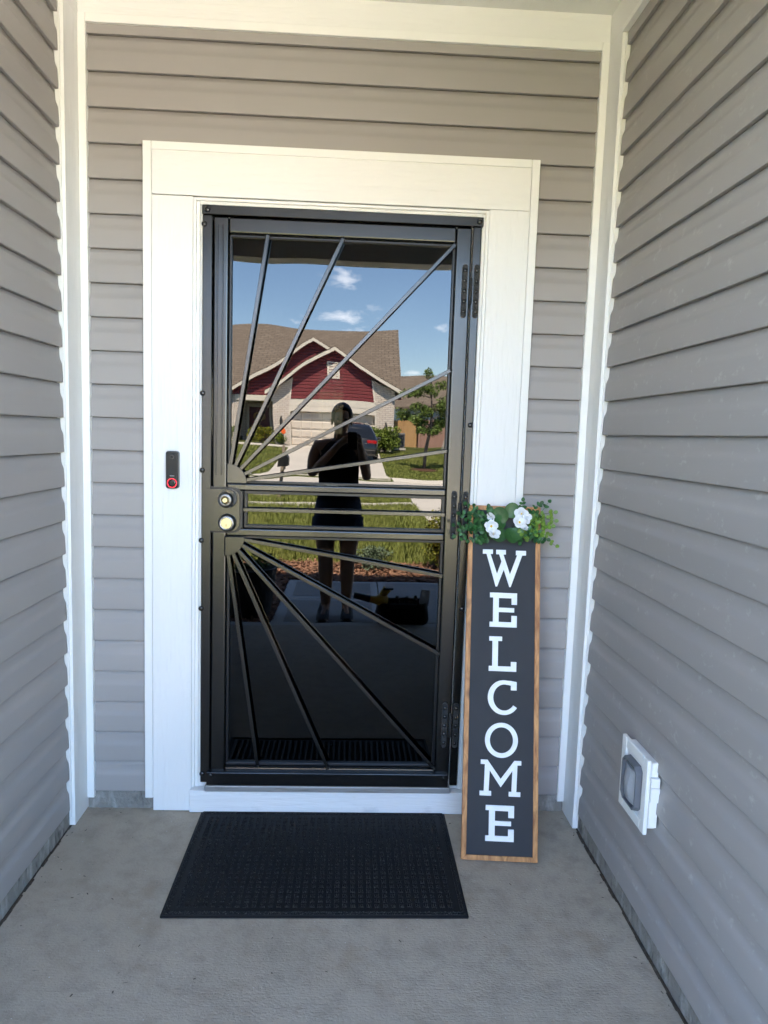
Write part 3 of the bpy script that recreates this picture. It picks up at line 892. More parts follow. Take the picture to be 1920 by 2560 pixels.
# ================================================================== DOORBELL
bell = thing('doorbell', (-0.573, YB, 1.2), 'slim black video doorbell with glowing red ring on white casing', 'doorbell')
dx0, dx1, dz0, dz1 = -0.5945, -0.5515, 1.1985, 1.3290
MB().prism(rrect(dx0, dx1, dz0, dz1, 0.009, 0.009), lambda a, b, d: (a, d, b), YB - 0.020, YB + 0.001).build('body', M['doorbell_side'], bell, bevel=0.003, seg=3)
MB().prism(rrect(dx0 + 0.0025, dx1 - 0.0025, dz0 + 0.0025, dz1 - 0.0025, 0.007, 0.007), lambda a, b, d: (a, d, b), YB - 0.0215, YB - 0.019).build('face_glass', M['doorbell'], bell, bevel=0.001)
bcx = -0.573
MB().lathe([(0.0085, 0), (0.0085, 0.0012), (0.0065, 0.0012), (0.0060, 0.0004), (0.0045, 0.0004)], (bcx, YB - 0.0214, 1.3085), (0, -1, 0), 24).build('lens_bezel', M['doorbell_side'], bell, smooth=False)
MB().lathe([(0.0042, 0), (0.0036, 0.0014), (0.0016, 0.0022)], (bcx, YB - 0.0214, 1.3085), (0, -1, 0), 18).build('lens', M['doorbell'], bell, smooth=True)
MB().lathe([(0.0145, 0), (0.0150, 0.0012), (0.0160, 0.0012), (0.0165, 0)], (bcx, YB - 0.0214, 1.2180), (0, -1, 0), 32, cap=False).build('light_ring', M['ring'], bell, smooth=True)
MB().lathe([(0.0140, 0.0), (0.0140, 0.0006), (0.008, 0.0002)], (bcx, YB - 0.0214, 1.2180), (0, -1, 0), 32).build('button', M['doorbell'], bell, smooth=True)
# small grey lettering on the face
tx = bpy.data.curves.new('bell_text', 'FONT')
tx.body = 'vivint'
tx.size = 0.0075
tx.align_x = 'CENTER'
tx.extrude = 0.0002
tx.materials.append(pmat('grey_print', (0.45, 0.45, 0.45), 0.5))
tmp = bpy.data.objects.new('tmp_text', tx)
COL.objects.link(tmp)
bpy.context.view_layer.update()
to = bpy.data.objects.new('lettering', bpy.data.meshes.new_from_object(tmp.evaluated_get(bpy.context.evaluated_depsgraph_get())))
bpy.data.objects.remove(tmp)
bpy.data.curves.remove(tx)
COL.objects.link(to)
adopt(to, bell)
to.matrix_basis = T((bcx, YB - 0.0217, 1.241)) @ Matrix.Rotation(R(90), 4, 'X')

# ================================================================== DOOR MAT
mat_ = thing('door_mat', (-0.018, -0.33, 0), 'black ribbed doormat with waffle pile in front of the door', 'doormat')
mx0, mx1, my0, my1 = -0.468, 0.432, -0.034, -0.618
MB().prism(rrect(mx0, mx1, my1, my0, 0.004, 0.004, 3), lambda a, b, d: (a, b, d), 0.0004, 0.0045).build('rubber_backing', M['rubber'], mat_)
MB().box(mx0 + 0.006, mx1 - 0.006, my1 + 0.006, my0 - 0.006, 0.0042, 0.0068).build('pile_base', M['rubber'], mat_, bevel=0.001)
mb = MB()
nx_, ny_ = 34, 22
wx, wy = (mx1 - mx0 - 0.07) / nx_, (my0 - my1 - 0.07) / ny_
for i in range(nx_):
    for j in range(ny_):
        x = mx0 + 0.035 + i * wx
        y = my1 + 0.035 + j * wy
        off = 0.0
        for k in range(3):      # three ribs per tile
            a = x + 0.003 + (wx - 0.0085) * k / 3
            jx = random.uniform(-0.0006, 0.0006)
            h = 0.0112 + random.uniform(-0.0010, 0.0010)
            x0_, x1_, y0_, y1_ = a + jx, a + jx + (wx - 0.0085) / 3 * 0.84, y + 0.003 + random.uniform(0, .0015), y + wy - 0.0055 + random.uniform(0, .0015)
            mb.add([(x0_, y0_, 0.0066), (x1_, y0_, 0.0066), (x1_, y1_, 0.0066), (x0_, y1_, 0.0066), (x0_ + .0009, y0_ + .0012, h), (x1_ - .0009, y0_ + .0012, h), (x1_ - .0009, y1_ - .0012, h), (x0_ + .0009, y1_ - .0012, h)],
                   [(4, 5, 6, 7), (0, 1, 5, 4), (1, 2, 6, 5), (2, 3, 7, 6), (3, 0, 4, 7)])
pl = mb.build('waffle_pile', M['pile'], mat_)
pl['kind'] = 'stuff'
mb = MB()
for e in range(2):
    for (a0, a1, b0, b1) in ((mx0 + .009, mx1 - .009, my0 - .013 - e * .008, my0 - .009 - e * .008), (mx0 + .009, mx1 - .009, my1 + .009 + e * .008, my1 + .013 + e * .008), (mx0 + .009 + e * .008, mx0 + .013 + e * .008, my1 + .009, my0 - .009), (mx1 - .013 - e * .008, mx1 - .009 - e * .008, my1 + .009, my0 - .009)):
        mb.box(a0, a1, b0, b1, 0.0066, 0.0094 + random.uniform(0, .0003))
mb.build('border_rib', M['pile'], mat_)

# ================================================================== WELCOME SIGN
u = Vector((0.9974, -0.0723, 0)).normalized()
v = Vector((0.0175, 0.2417, 0.9702))
v = (v - u * v.dot(u)).normalized()
nn_ = u.cross(v)
sm = Matrix((u, -nn_, v)).transposed().to_4x4()
sm.translation = Vector((0.5789, -0.3398, 0.0055))
sg = thing('welcome_sign', (0, 0, 0), 'tall leaning chalkboard sign reading WELCOME in a wood frame', 'sign', mat=sm)
SWD, SHT, FWD = 0.1275, 1.2, 0.0165
P2 = lambda a, b, d: (a, d, b)   # local: x=u, y=depth (into wall +), z=v
MB().box(-SWD + 0.012, SWD - 0.012, 0.004, 0.012, 0.012, SHT - 0.012).build('chalkboard', M['chalk'], sg, local=True)
for s_ in (-1, 1):
    MB().prism([(s_ * SWD, 0), (s_ * (SWD - FWD), FWD), (s_ * (SWD - FWD), SHT - FWD), (s_ * SWD, SHT)], P2, 0, 0.020).build('frame_stile', M['wood'], sg, local=True, bevel=0.0012)
MB().prism([(-SWD + .0004, 0.0002), (SWD - .0004, 0.0002), (SWD - FWD - .0002, FWD), (-SWD + FWD + .0002, FWD)], P2, 0.0003, 0.020).build('frame_rail', M['wood'], sg, local=True, bevel=0.0012)
MB().prism([(-SWD + .0004, SHT - .0002), (SWD - .0004, SHT - .0002), (SWD - FWD - .0002, SHT - FWD), (-SWD + FWD + .0002, SHT - FWD)], P2, 0.0003, 0.020).build('frame_rail', M['wood'], sg, local=True, bevel=0.0012)
YT0, YT1 = -0.0005, 0.0045
def letter(polys, x0, x1, z1, z0, h):
    mb = MB()
    for pg in polys:
        pts = [(x0 + (x1 - x0) * a, z0 + (z1 - z0) * b) for a, b in pg]
        mb.prism(pts, P2, YT0, YT1)
    return mb.build('letter', M['letter'], sg, local=True, bevel=0.0006)
# slab-serif outlines, unit box, y up
yb = lambda py, px: 1 - ((py - 0.029 * (px - 527)) - 765) / 452.0
Wp = [(527, 765), (648, 768), (648, 822), (620, 822), (702, 1066), (754, 915), (726, 826), (688, 826), (688, 770), (805, 773), (805, 830), (776, 830), (858, 1074), (942, 838), (927, 838), (927, 780), (1048, 783), (1048, 840), (1002, 840), (868, 1229), (852, 1229), (782, 1015), (706, 1222), (688, 1222), (572, 820), (527, 820)]
letter([[((x - 527) / 521.0, yb(y, x)) for x, y in Wp]], -0.0745, 0.0775, 1.0430, 0.9135, 0)
Ep = [(0, 1), (1, 1), (1, .66), (.80, .66), (.80, .845), (.33, .845), (.33, .565), (.90, .565), (.90, .435), (.33, .435), (.33, .15), (.80, .15), (.80, .34), (1, .34), (1, 0), (0, 0), (0, .15), (.12, .15), (.12, .855), (0, .855)]
letter([Ep], -0.0465, 0.0480, 0.8920, 0.7730, 0)
Lp = [(0, 1), (.47, 1), (.47, .87), (.325, .87), (.325, .145), (.80, .145), (.80, .28), (1, .28), (1, 0), (0, 0), (0, .145), (.12, .145), (.12, .87), (0, .87)]
letter([Lp], -0.0465, 0.0485, 0.7405, 0.6220, 0)
# C
cpo, cpi = [], []
for k in range(33):
    a = R(52 + (325 - 52) * k / 32)
    cpo.append((0.56 + 0.56 * math.cos(a), 0.5 + 0.5 * math.sin(a)))
    cpi.append((0.575 + 0.385 * math.cos(a), 0.5 + 0.375 * math.sin(a)))
Cp = [(1.0, 0.955)] + [(0.80, 0.985)] + cpo[3:] + list(reversed(cpi))[0:-3] + [(0.70, 0.865), (0.80, 0.845), (0.80, 0.715), (1.0, 0.715)]
letter([Cp], -0.0480, 0.0505, 0.5925, 0.4755, 0)
mb = MB()
ro, ri, n_ = (0.0560, 0.0580), (0.0395, 0.0430), 48
oc = (0.0010, 0.3915)
rings = []
for (rx, rz), d in ((ro, YT0), (ri, YT0), (ri, YT1), (ro, YT1)):
    rings.append([(oc[0] + rx * math.cos(2 * math.pi * k / n_), d, oc[1] + rz * math.sin(2 * math.pi * k / n_)) for k in range(n_)])
rings.append(rings[0])
mb.loft(rings, cap=False)
mb.build('letter', M['letter'], sg, local=True)
Mp = [(0, 1), (.17, 1), (.5, .475), (.83, 1), (1, 1), (1, .875), (.905, .875), (.885, .13), (.985, .13), (.985, 0), (.70, 0), (.70, .13), (.765, .13), (.785, .72), (.5, .245), (.225, .70), (.205, .13), (.27, .13), (.27, 0), (-.015, 0), (-.015, .13), (.085, .13), (.105, .875), (0, .875)]
letter([Mp], -0.0680, 0.0695, 0.3255, 0.2085, 0)
letter([Ep], -0.0485, 0.0470, 0.1785, 0.0630, 0)

# garland of silk leaves and flowers on the sign's top
gl_ = MB()
def gstem(x0, z0, x1, z1, y0=-0.004, y1=-0.03, bend=0.01):
    pts = []
    for k in range(7):
        t_ = k / 6
        pts.append((x0 + (x1 - x0) * t_, y0 + (y1 - y0) * math.sin(t_ * 2.0) , z0 + (z1 - z0) * t_ + bend * math.sin(t_ * math.pi)))
    gl_.tube(pts, [0.0016 - 0.001 * k / 6 for k in range(7)], 5)
    return pts
def leaf_mesh(name, mat, cup=0.25, fold=0.2, n_=12, point=0.0):
    mb = MB()
    vs = [(0, 0.0, 0.0), (0, -0.5 * 0, 0.5)]
    rim = []
    for k in range(n_):
        a = 2 * math.pi * k / n_
        r = 0.5 * (1 + point * max(0, math.cos(a)) ** 6)
        x, z = 0.46 * math.sin(a), 0.5 + r * math.cos(a)
        d = -cup * (x * x) * 2.0 + fold * 0.0 - 0.12 * (z - 0.4) ** 2
        rim.append((x, d, z))
    mb.v = [(0, 0.02, 0.5)] + rim
    mb.f = [(0, 1 + k, 1 + (k + 1) % n_) for k in range(n_)]
    me = mb.mesh(name, True, mat)
    return me
lf_d = leaf_mesh('big_leaf', M['leaf_dark'], 0.35, n_=16)
lf_m = leaf_mesh('small_leaf_green', M['leaf_mid'], 0.5, point=0.15)
lf_l = leaf_mesh('small_leaf_light', M['leaf_light'], 0.5, point=0.15)
garland = bpy.data.objects.new('garland', None)
COL.objects.link(garland)
garland.parent = sg
garland['label'] = 'silk greenery with white flowers across the sign top'
def put_leaf(me, x, y, z, size, rz, tilt, twist):
    o = bpy.data.objects.new('leaf', me)
    COL.objects.link(o)
    o.parent = garland
    o.matrix_basis = T((x, y, z)) @ Matrix.Rotation(rz, 4, 'Y') @ Matrix.Rotation(tilt, 4, 'X') @ Matrix.Rotation(twist, 4, 'Z') @ Matrix.Scale(size, 4)
def sprig(x0, z0, x1, z1, me, n_pairs, size, y1=-0.035):
    pts = gstem(x0, z0, x1, z1, y1=y1, bend=random.uniform(-0.012, 0.014))
    ang = math.atan2(x1 - x0, z1 - z0)
    for k in range(n_pairs):
        t_ = 0.18 + 0.82 * (k + 0.5) / n_pairs
        i = min(int(t_ * 6), 5)
        f = t_ * 6 - i
        p = Vector(pts[i]).lerp(Vector(pts[i + 1]), f)
        s_ = size * random.uniform(0.75, 1.15) * (1.1 - 0.35 * t_)
        for sd_ in (-1, 1):
            put_leaf(me, p.x, p.y - random.uniform(0, 0.006), p.z, s_, ang + sd_ * random.uniform(0.7, 1.3), random.uniform(-0.5, 0.9), random.uniform(-0.7, 0.7))
    put_leaf(me, pts[-1][0], pts[-1][1], pts[-1][2], size * 0.8, ang, random.uniform(0, 0.8), 0)
# left side, darker
for (x1, z1) in ((-0.178, 1.120), (-0.160, 1.160), (-0.140, 1.195), (-0.172, 1.085), (-0.150, 1.075), (-0.110, 1.190), (-0.125, 1.070), (-0.095, 1.070), (-0.060, 1.185), (-0.075, 1.075), (-0.160, 1.105), (-0.135, 1.140), (-0.100, 1.120), (-0.085, 1.150), (-0.120, 1.165), (-0.145, 1.115)):
    sprig(-0.03 + random.uniform(-0.03, 0.03), 1.125 + random.uniform(-0.02, 0.02), x1, z1, lf_m, random.choice((3, 4, 4)), 0.0195, y1=random.uniform(-0.045, -0.018))
# right side, lighter
for k, (x1, z1) in enumerate(((0.165, 1.175), (0.160, 1.130), (0.140, 1.160), (0.172, 1.150), (0.150, 1.100), (0.120, 1.150), (0.110, 1.110), (0.135, 1.125), (0.175, 1.062), (0.125, 1.075), (0.150, 1.215), (0.120, 1.205), (0.085, 1.095), (0.070, 1.080), (0.105, 1.175), (0.145, 1.085), (0.060, 1.215), (0.050, 1.072))):
    sprig(0.045 + random.uniform(-0.02, 0.03), 1.130 + random.uniform(-0.02, 0.02), x1, z1, lf_l if k in (0, 1, 2, 3, 4, 5, 7, 8, 13) else lf_m, random.choice((3, 4)), 0.0185, y1=random.uniform(-0.045, -0.018))
# big round leaves
for x, z, s_, rz in ((-0.006, 1.135, 0.062, -0.5), (0.012, 1.155, 0.056, 0.35), (0.000, 1.130, 0.058, -1.35), (0.010, 1.118, 0.058, 2.8), (-0.008, 1.115, 0.054, -2.6), (0.020, 1.112, 0.050, 2.2), (-0.012, 1.120, 0.050, -2.1)):
    put_leaf(lf_d, x, -0.022 - random.uniform(0, 0.012), z, s_, rz, random.uniform(0.1, 0.35), random.uniform(-0.25, 0.25))
so_ = gl_.build('stem', M['stem'], garland, local=True, smooth=True)
so_['kind'] = 'stuff'
# flowers
pm = MB()
n_ = 10
rim = []
for k in range(n_):
    a = 2 * math.pi * k / n_
    x, z = 0.5 * math.sin(a) * (1 + 0.06 * math.sin(3 * a)), 0.5 + 0.52 * math.cos(a)
    rim.append((x, -0.21 * max(0.0, z) ** 1.5 - 0.25 * x * x + 0.05 * math.sin(5 * a), z))
pm.v = [(0, 0.0, 0.5)] + rim
pm.f = [(0, 1 + k, 1 + (k + 1) % n_) for k in range(n_)]
me_pet = pm.mesh('petal', True, M['petal'])
def flower(x, z, y, size, tilt=(0, 0), center=True):
    fo = MB().ball((0, 0, 0), size * 0.20, 8, 6).build('flower', M['pollen'], garland, local=True, smooth=True)
    fo.matrix_basis = T((x, y, z)) @ Matrix.Rotation(tilt[0], 4, 'X') @ Matrix.Rotation(tilt[1], 4, 'Z')
    # petals are siblings of the centre so that the tree stays three levels deep
    base = fo.matrix_basis
    for ringi, (cnt, s_, til, off) in enumerate(((5, 1.0, 0.15, 0.0), (5, 0.82, 0.55, 0.6), (4, 0.55, 1.0, 0.2))):
        if center and ringi == 2:
            continue
        for k in range(cnt):
            o = bpy.data.objects.new('petal', me_pet)
            COL.objects.link(o)
            o.parent = garland
            o.matrix_basis = base @ Matrix.Rotation(2 * math.pi * k / cnt + off + random.uniform(-.12, .12), 4, 'Y') @ Matrix.Rotation(til + random.uniform(-.1, .1), 4, 'X') @ Matrix.Scale(size * s_ * random.uniform(0.9, 1.08), 4)
flower(0.0445, 1.137, -0.050, 0.0255, (-0.1, 0.1))
flower(0.052, 1.168, -0.046, 0.026, (0.35, -0.2), False)
flower(0.066, 1.155, -0.042, 0.023, (0.1, 0.5), False)
flower(0.060, 1.118, -0.044, 0.019, (-0.7, 0.3), False)
flower(-0.0525, 1.120, -0.048, 0.0250, (0.2, -0.2))
flower(-0.044, 1.094, -0.046, 0.0245, (-0.4, 0.2), False)
flower(-0.052, 1.157, -0.040, 0.018, (0.7, -0.6), False)

# ================================================================== DRYER VENT
vt = thing('dryer_vent', (0.88, -0.66, 0.45), 'white square dryer vent with grey louver on siding wall', 'vent')
XV = 0.872
vy0, vy1, vz0, vz1 = -0.755, -0.572, 0.344, 0.556
MB().box(XV + 0.012, XW + 0.005, vy0 + 0.012, vy1 - 0.012, vz0 + 0.012, vz1 - 0.012).build('mounting_block', M['white_vinyl'], vt, bevel=0.003)
fl = MB()
fl.box(XV, XV + 0.0118, vy0, vy0 + 0.030, vz0, vz1).box(XV, XV + 0.0118, vy1 - 0.030, vy1, vz0, vz1)
fl.box(XV + .0002, XV + 0.0118, vy0 + 0.0302, vy1 - 0.0302, vz0, vz0 + 0.030).box(XV + .0002, XV + 0.0118, vy0 + 0.0302, vy1 - 0.0302, vz1 - 0.030, vz1)
fl.build('face_flange', M['white_vinyl'], vt, bevel=0.003)
iv = MB().box(XV + 0.006, XV + 0.0116, vy0 + 0.0305, vy1 - 0.0305, vz0 + 0.0305, vz1 - 0.0305).build('inner_panel', M['white_vinyl'], vt)
# tapered hood: octagonal frame and flap
oy, oz = (vy0 + vy1) / 2, (vz0 + vz1) / 2
def octo(hw, hh, cc, x, n_=0):
    return [(x, oy + a, oz + b) for a, b in ((-hw + cc, -hh), (hw - cc, -hh), (hw, -hh + cc), (hw, hh - cc), (hw - cc, hh), (-hw + cc, hh), (-hw, hh - cc), (-hw, -hh + cc))]
MB().loft([octo(0.054, 0.066, 0.016, XV + 0.006), octo(0.052, 0.064, 0.016, XV - 0.013), octo(0.046, 0.058, 0.014, XV - 0.013), octo(0.046, 0.058, 0.014, XV - 0.002)], cap=False).build('hood_frame', M['vent_frame'], vt, bevel=0.0015)
MB().loft([octo(0.0452, 0.0572, 0.014, XV - 0.001), octo(0.0452, 0.0572, 0.014, XV - 0.0025)]).build('throat', M['vent_dark'], vt)
fp = MB()
for k in range(9):
    pass
rings = []
for k in range(9):
    t_ = k / 8
    z = oz - 0.053 + 0.098 * t_
    bul = 0.002 + 0.008 * math.sin(math.pi * min(1, t_ * 1.1))
    rings.append([(XV - 0.004 - bul * 0.5, oy - 0.037, z), (XV - 0.008 - bul, oy - 0.012, z), (XV - 0.008 - bul, oy + 0.012, z), (XV - 0.004 - bul * 0.5, oy + 0.037, z), (XV - 0.002, oy + 0.037, z), (XV - 0.002, oy - 0.037, z)])
fp.loft(rings)
fp.build('damper_flap', M['vent_grey'], vt, bevel=0.002)
cb_ = MB()
cb_.box(XV + 0.013, XW + 0.004, vy0 - 0.005, vy0 + 0.0118, vz0 + 0.095, vz0 + 0.135)
cb_.box(XV + 0.013, XW + 0.004, vy0 - 0.002, vy0 + 0.0118, vz0 + 0.136, vz1 - 0.05)
cb_.box(XV + 0.013, XW + 0.004, vy0 + 0.002, vy0 + 0.0118, vz0 + 0.02, vz0 + 0.094)
cb_.build('caulk_edge', M['white_vinyl'], vt)

# ================================================================== OUTDOORS (seen in the glass)
def gh(y):
    """ground height along the view axis away from the porch (y negative = away)"""
    return float(np.interp(-y, [0, 2.7, 5, 13, 15.9, 16.0, 24.0, 24.1, 26, 37, 60, 300], [-0.06, -0.06, -0.08, -0.16, -0.18, -0.30, -0.30, -0.18, -0.12, 0.58, 0.9, 2.0]))
ys = [40, 0, -2, -4, -6, -8, -10, -12, -13, -14, -15.9, -16.0, -20, -24, -24.1, -26, -28, -30, -32, -34, -37, -40, -46, -60, -120, -300, -900]
xs_ = [-900, -200, -60, -20, -8, -4, -2, 0, 2, 4, 8, 20, 60, 200, 900]
mb = MB()
mb.v = [(x, y, gh(y)) for y in ys for x in xs_]
mb.f = [(j * len(xs_) + i, j * len(xs_) + i + 1, (j + 1) * len(xs_) + i + 1, (j + 1) * len(xs_) + i) for j in range(len(ys) - 1) for i in range(len(xs_) - 1)]
mb.v += [(-900, 900, -0.06), (900, 900, -0.06), (900, 40, -0.06), (-900, 40, -0.06)]
k_ = len(mb.v)
mb.f.append((k_ - 4, k_ - 3, k_ - 2, k_ - 1))
structure('ground', mb, M['lawn_soil'])

def slab(name, pts, z_off=0.01, mat='concrete_out', thick=0.12, parent=None, n_=10):
    """quad patch following the ground: pts = (x0,y0),(x1,y0'),... four corners near-left, near-right, far-right, far-left"""
    mb = MB()
    a, b, c, d = [Vector((p[0], p[1], 0)) for p in pts]
    top = []
    for k in range(n_ + 1):
        t_ = k / n_
        l_, r_ = a.lerp(d, t_), b.lerp(c, t_)
        top.append(((l_.x, l_.y, gh(l_.y) + z_off), (r_.x, r_.y, gh(r_.y) + z_off)))
    rings = [[l_, r_, (r_[0], r_[1], r_[2] - thick), (l_[0], l_[1], l_[2] - thick)] for l_, r_ in top]
    mb.loft(rings)
    if parent:
        return mb.build(name, M[mat], parent)
    return structure(name, mb, M[mat])
street = slab('street', [(-200, -16.0), (200, -16.0), (200, -24.0), (-200, -24.0)], 0.012, n_=2)
slab('kerb', [(-200, -15.75), (1.25, -15.75), (1.25, -16.05), (-200, -16.05)], 0.02, n_=2)
slab('kerb', [(7.2, -15.75), (200, -15.75), (200, -16.05), (7.2, -16.05)], 0.02, n_=2)
slab('kerb', [(-200, -23.95), (-3.9, -23.95), (-3.7, -24.35), (-200, -24.35)], 0.03, n_=2)
slab('kerb', [(1.6, -23.95), (200, -23.95), (200, -24.35), (1.45, -24.35)], 0.03, n_=2)
slab('pavement', [(-60, -12.9), (1.38, -12.9), (1.38, -13.9), (-60, -13.9)], 0.02, n_=2)
slab('driveway', [(1.30, -4.3), (7.0, -4.3), (7.0, -15.95), (1.42, -15.95)], 0.025, n_=14)
slab('driveway', [(-3.75, -24.05), (1.50, -24.05), (1.38, -25.2), (-3.30, -25.2)], 0.028, n_=4)
slab('driveway', [(-3.30, -25.2), (1.38, -25.2), (1.42, -37.2), (-3.46, -37.2)], 0.026, n_=12)
slab('path', [(-6.2, -35.4), (-3.42, -35.4), (-3.42, -36.4), (-6.2, -36.4)], 0.03, n_=2)
# front walk with smooth picture-frame edges, each flag a piece
wk = structure('front_walk', MB().box(-0.53, 0.335, YF - 0.052, -4.28, -0.16, -0.030), M['walk_edge'])
def flag(x0, x1, y0, y1):
    MB().box(x0, x1, y0, y1, -0.05, -0.022).build('flagstone', M['walk_edge'], wk, bevel=0.004)
    MB().box(x0 + 0.075, x1 - 0.075, y0 - 0.075, y1 + 0.075, -0.04, -0.0195).build('broomed_field', M['walk'], wk)
flag(-0.52, 0.333, YF - 0.055, -3.535)
flag(-0.52, 0.333, -3.55, -4.28)
flag(0.345, 1.29, YF - 0.055, -4.28)
# mulch beds
def chips(x0, x1, y0, y1, n_, z, label, holes=()):
    c = np.stack([rng.uniform(x0, x1, n_), rng.uniform(min(y0, y1), max(y0, y1), n_)], 1)
    for hx0, hx1, hy0, hy1 in holes:
        keep = ~((c[:, 0] > hx0) & (c[:, 0] < hx1) & (c[:, 1] > hy0) & (c[:, 1] < hy1))
        c = c[keep]
    n_ = len(c)
    L_ = rng.uniform(0.012, 0.04, n_)
    W_ = rng.uniform(0.004, 0.011, n_)
    th = rng.uniform(0, np.pi, n_)
    tl = rng.uniform(-0.5, 0.5, n_)
    d = np.stack([np.cos(th) * np.cos(tl), np.sin(th) * np.cos(tl), np.sin(tl)], 1)
    s_ = np.stack([-np.sin(th), np.cos(th), rng.uniform(-.4, .4, n_)], 1)
    zc = z + rng.uniform(0, 0.028, n_)
    P = np.stack([c[:, 0], c[:, 1], zc], 1)
    a = P - d * L_[:, None] - s_ * W_[:, None]
    b = P + d * L_[:, None] - s_ * W_[:, None]
    e = P + d * L_[:, None] + s_ * W_[:, None]
    f = P - d * L_[:, None] + s_ * W_[:, None]
    V = np.stack([a, b, e, f], 1).reshape(-1, 3)
    me = bpy.data.meshes.new('mulch_chips')
    me.vertices.add(len(V))
    me.vertices.foreach_set('co', V.ravel())
    me.loops.add(len(V))
    me.loops.foreach_set('vertex_index', np.arange(len(V)))
    me.polygons.add(n_)
    me.polygons.foreach_set('loop_start', np.arange(n_) * 4)
    me.polygons.foreach_set('loop_total', np.full(n_, 4))
    me.update(calc_edges=True)
    me.materials.append(M['mulch'])
    o = bpy.data.objects.new('mulch_chips', me)
    COL.objects.link(o)
    return tag(o, label, 'mulch', kind='stuff')
structure('mulch_bed', MB().box(-2.6, 1.28, -4.29, -5.25, -0.2, -0.035), M['mulch_base'])
structure('mulch_bed', MB().box(-2.6, -0.535, YF - 0.05, -4.285, -0.2, -0.035), M['mulch_base'])
chips(-2.6, 1.28, -4.29, -5.28, 9000, -0.033, 'reddish brown wood mulch chips along the front lawn edge')
chips(-1.6, -0.54, YF - 0.06, -4.28, 2500, -0.033, 'shaded wood mulch chips beside the front walk')

# lawn blades
def blades(name, n_, x0, x1, y0, y1, hmin, hmax, label, clump=0.0, wid=0.004, avoid=None):
    x = rng.uniform(x0, x1, n_)
    y = rng.uniform(min(y0, y1), max(y0, y1), n_)
    if avoid is not None:
        k = avoid(x, y)
        x, y = x[k], y[k]
        n_ = len(x)
    h = rng.uniform(hmin, hmax, n_)
    th = rng.uniform(0, 2 * np.pi, n_)
    ln = rng.uniform(0.1, 0.75, n_) * h
    z = np.array([gh(a) for a in y]) - 0.005
    w_ = rng.uniform(0.6, 1.3, n_) * wid
    ct, st = np.cos(th), np.sin(th)
    b0 = np.stack([x - st * w_, y + ct * w_, z], 1)
    b1 = np.stack([x + st * w_, y - ct * w_, z], 1)
    m0 = np.stack([x + ct * ln * .35 - st * w_ * .8, y + st * ln * .35 + ct * w_ * .8, z + h * .6], 1)
    m1 = np.stack([x + ct * ln * .35 + st * w_ * .8, y + st * ln * .35 - ct * w_ * .8, z + h * .6], 1)
    tp = np.stack([x + ct * ln, y + st * ln, z + h], 1)
    V = np.stack([b0, b1, m1, m0, tp], 1).reshape(-1, 3)
    base = np.arange(n_)[:, None] * 5
    idx = np.concatenate([base + np.array([0, 1, 2, 3]), base + np.array([3, 2, 4])], 1).ravel()
    me = bpy.data.meshes.new(name)
    me.vertices.add(len(V))
    me.vertices.foreach_set('co', V.ravel())
    me.loops.add(len(idx))
    me.loops.foreach_set('vertex_index', idx)
    me.polygons.add(n_ * 2)
    st_ = np.stack([np.arange(n_) * 7, np.arange(n_) * 7 + 4], 1).ravel()
    me.polygons.foreach_set('loop_start', st_)
    me.polygons.foreach_set('loop_total', np.tile([4, 3], n_))
    me.update(calc_edges=True)
    me.materials.append(M['grass'])
    o = bpy.data.objects.new(name, me)
    COL.objects.link(o)
    return tag(o, label, 'grass', kind='stuff')
blades('lawn_grass', 60000, -3.2, 1.36, -5.15, -12.95, 0.06, 0.15, 'tall green grass of the front lawn behind the mulch', wid=0.0045)
blades('lawn_grass', 9000, -4.0, 1.40, -13.9, -15.8, 0.05, 0.12, 'grass strip between pavement and kerb', wid=0.006)
blades('lawn_grass', 26000, 1.45, 7.5, -24.4, -36.9, 0.04, 0.09, 'mown grass right of the opposite driveway', wid=0.010)
blades('lawn_grass', 12000, -8.0, -3.45, -24.4, -35.3, 0.04, 0.08, 'mown grass left of the opposite driveway', wid=0.010)

# foliage -----------------------------------------------------------------
def leaf_cloud(centers, radii, per, size, up_bias=0.3):
    P, S = [], []
    for c, r in zip(centers, radii):
        d = rng.normal(size=(per, 3))
        d /= np.linalg.norm(d, axis=1)[:, None]
        rad = rng.uniform(0.35, 1.0, per) ** 0.6
        P.append(np.array(c) + d * rad[:, None] * np.array(r))
    P = np.concatenate(P)
    n_ = len(P)
    a = rng.normal(size=(n_, 3))
    a[:, 2] *= 0.6
    a /= np.linalg.norm(a, axis=1)[:, None]
    b = np.cross(a, rng.normal(size=(n_, 3)))
    b /= np.linalg.norm(b, axis=1)[:, None]
    s_ = rng.uniform(0.6, 1.25, n_)[:, None] * size
    V = np.stack([P - a * s_, P - b * s_ * .55, P + a * s_, P + b * s_ * .55], 1).reshape(-1, 3)
    return V, n_
def leaf_obj(name, V, n_, mat, parent):
    me = bpy.data.meshes.new(name)
    me.vertices.add(len(V))
    me.vertices.foreach_set('co', V.ravel())
    me.loops.add(len(V))
    me.loops.foreach_set('vertex_index', np.arange(len(V)))
    me.polygons.add(n_)
    me.polygons.foreach_set('loop_start', np.arange(n_) * 4)
    me.polygons.foreach_set('loop_total', np.full(n_, 4))
    me.update(calc_edges=True)
    me.materials.append(mat)
    o = bpy.data.objects.new(name, me)
    COL.objects.link(o)
    adopt(o, parent)
    return o
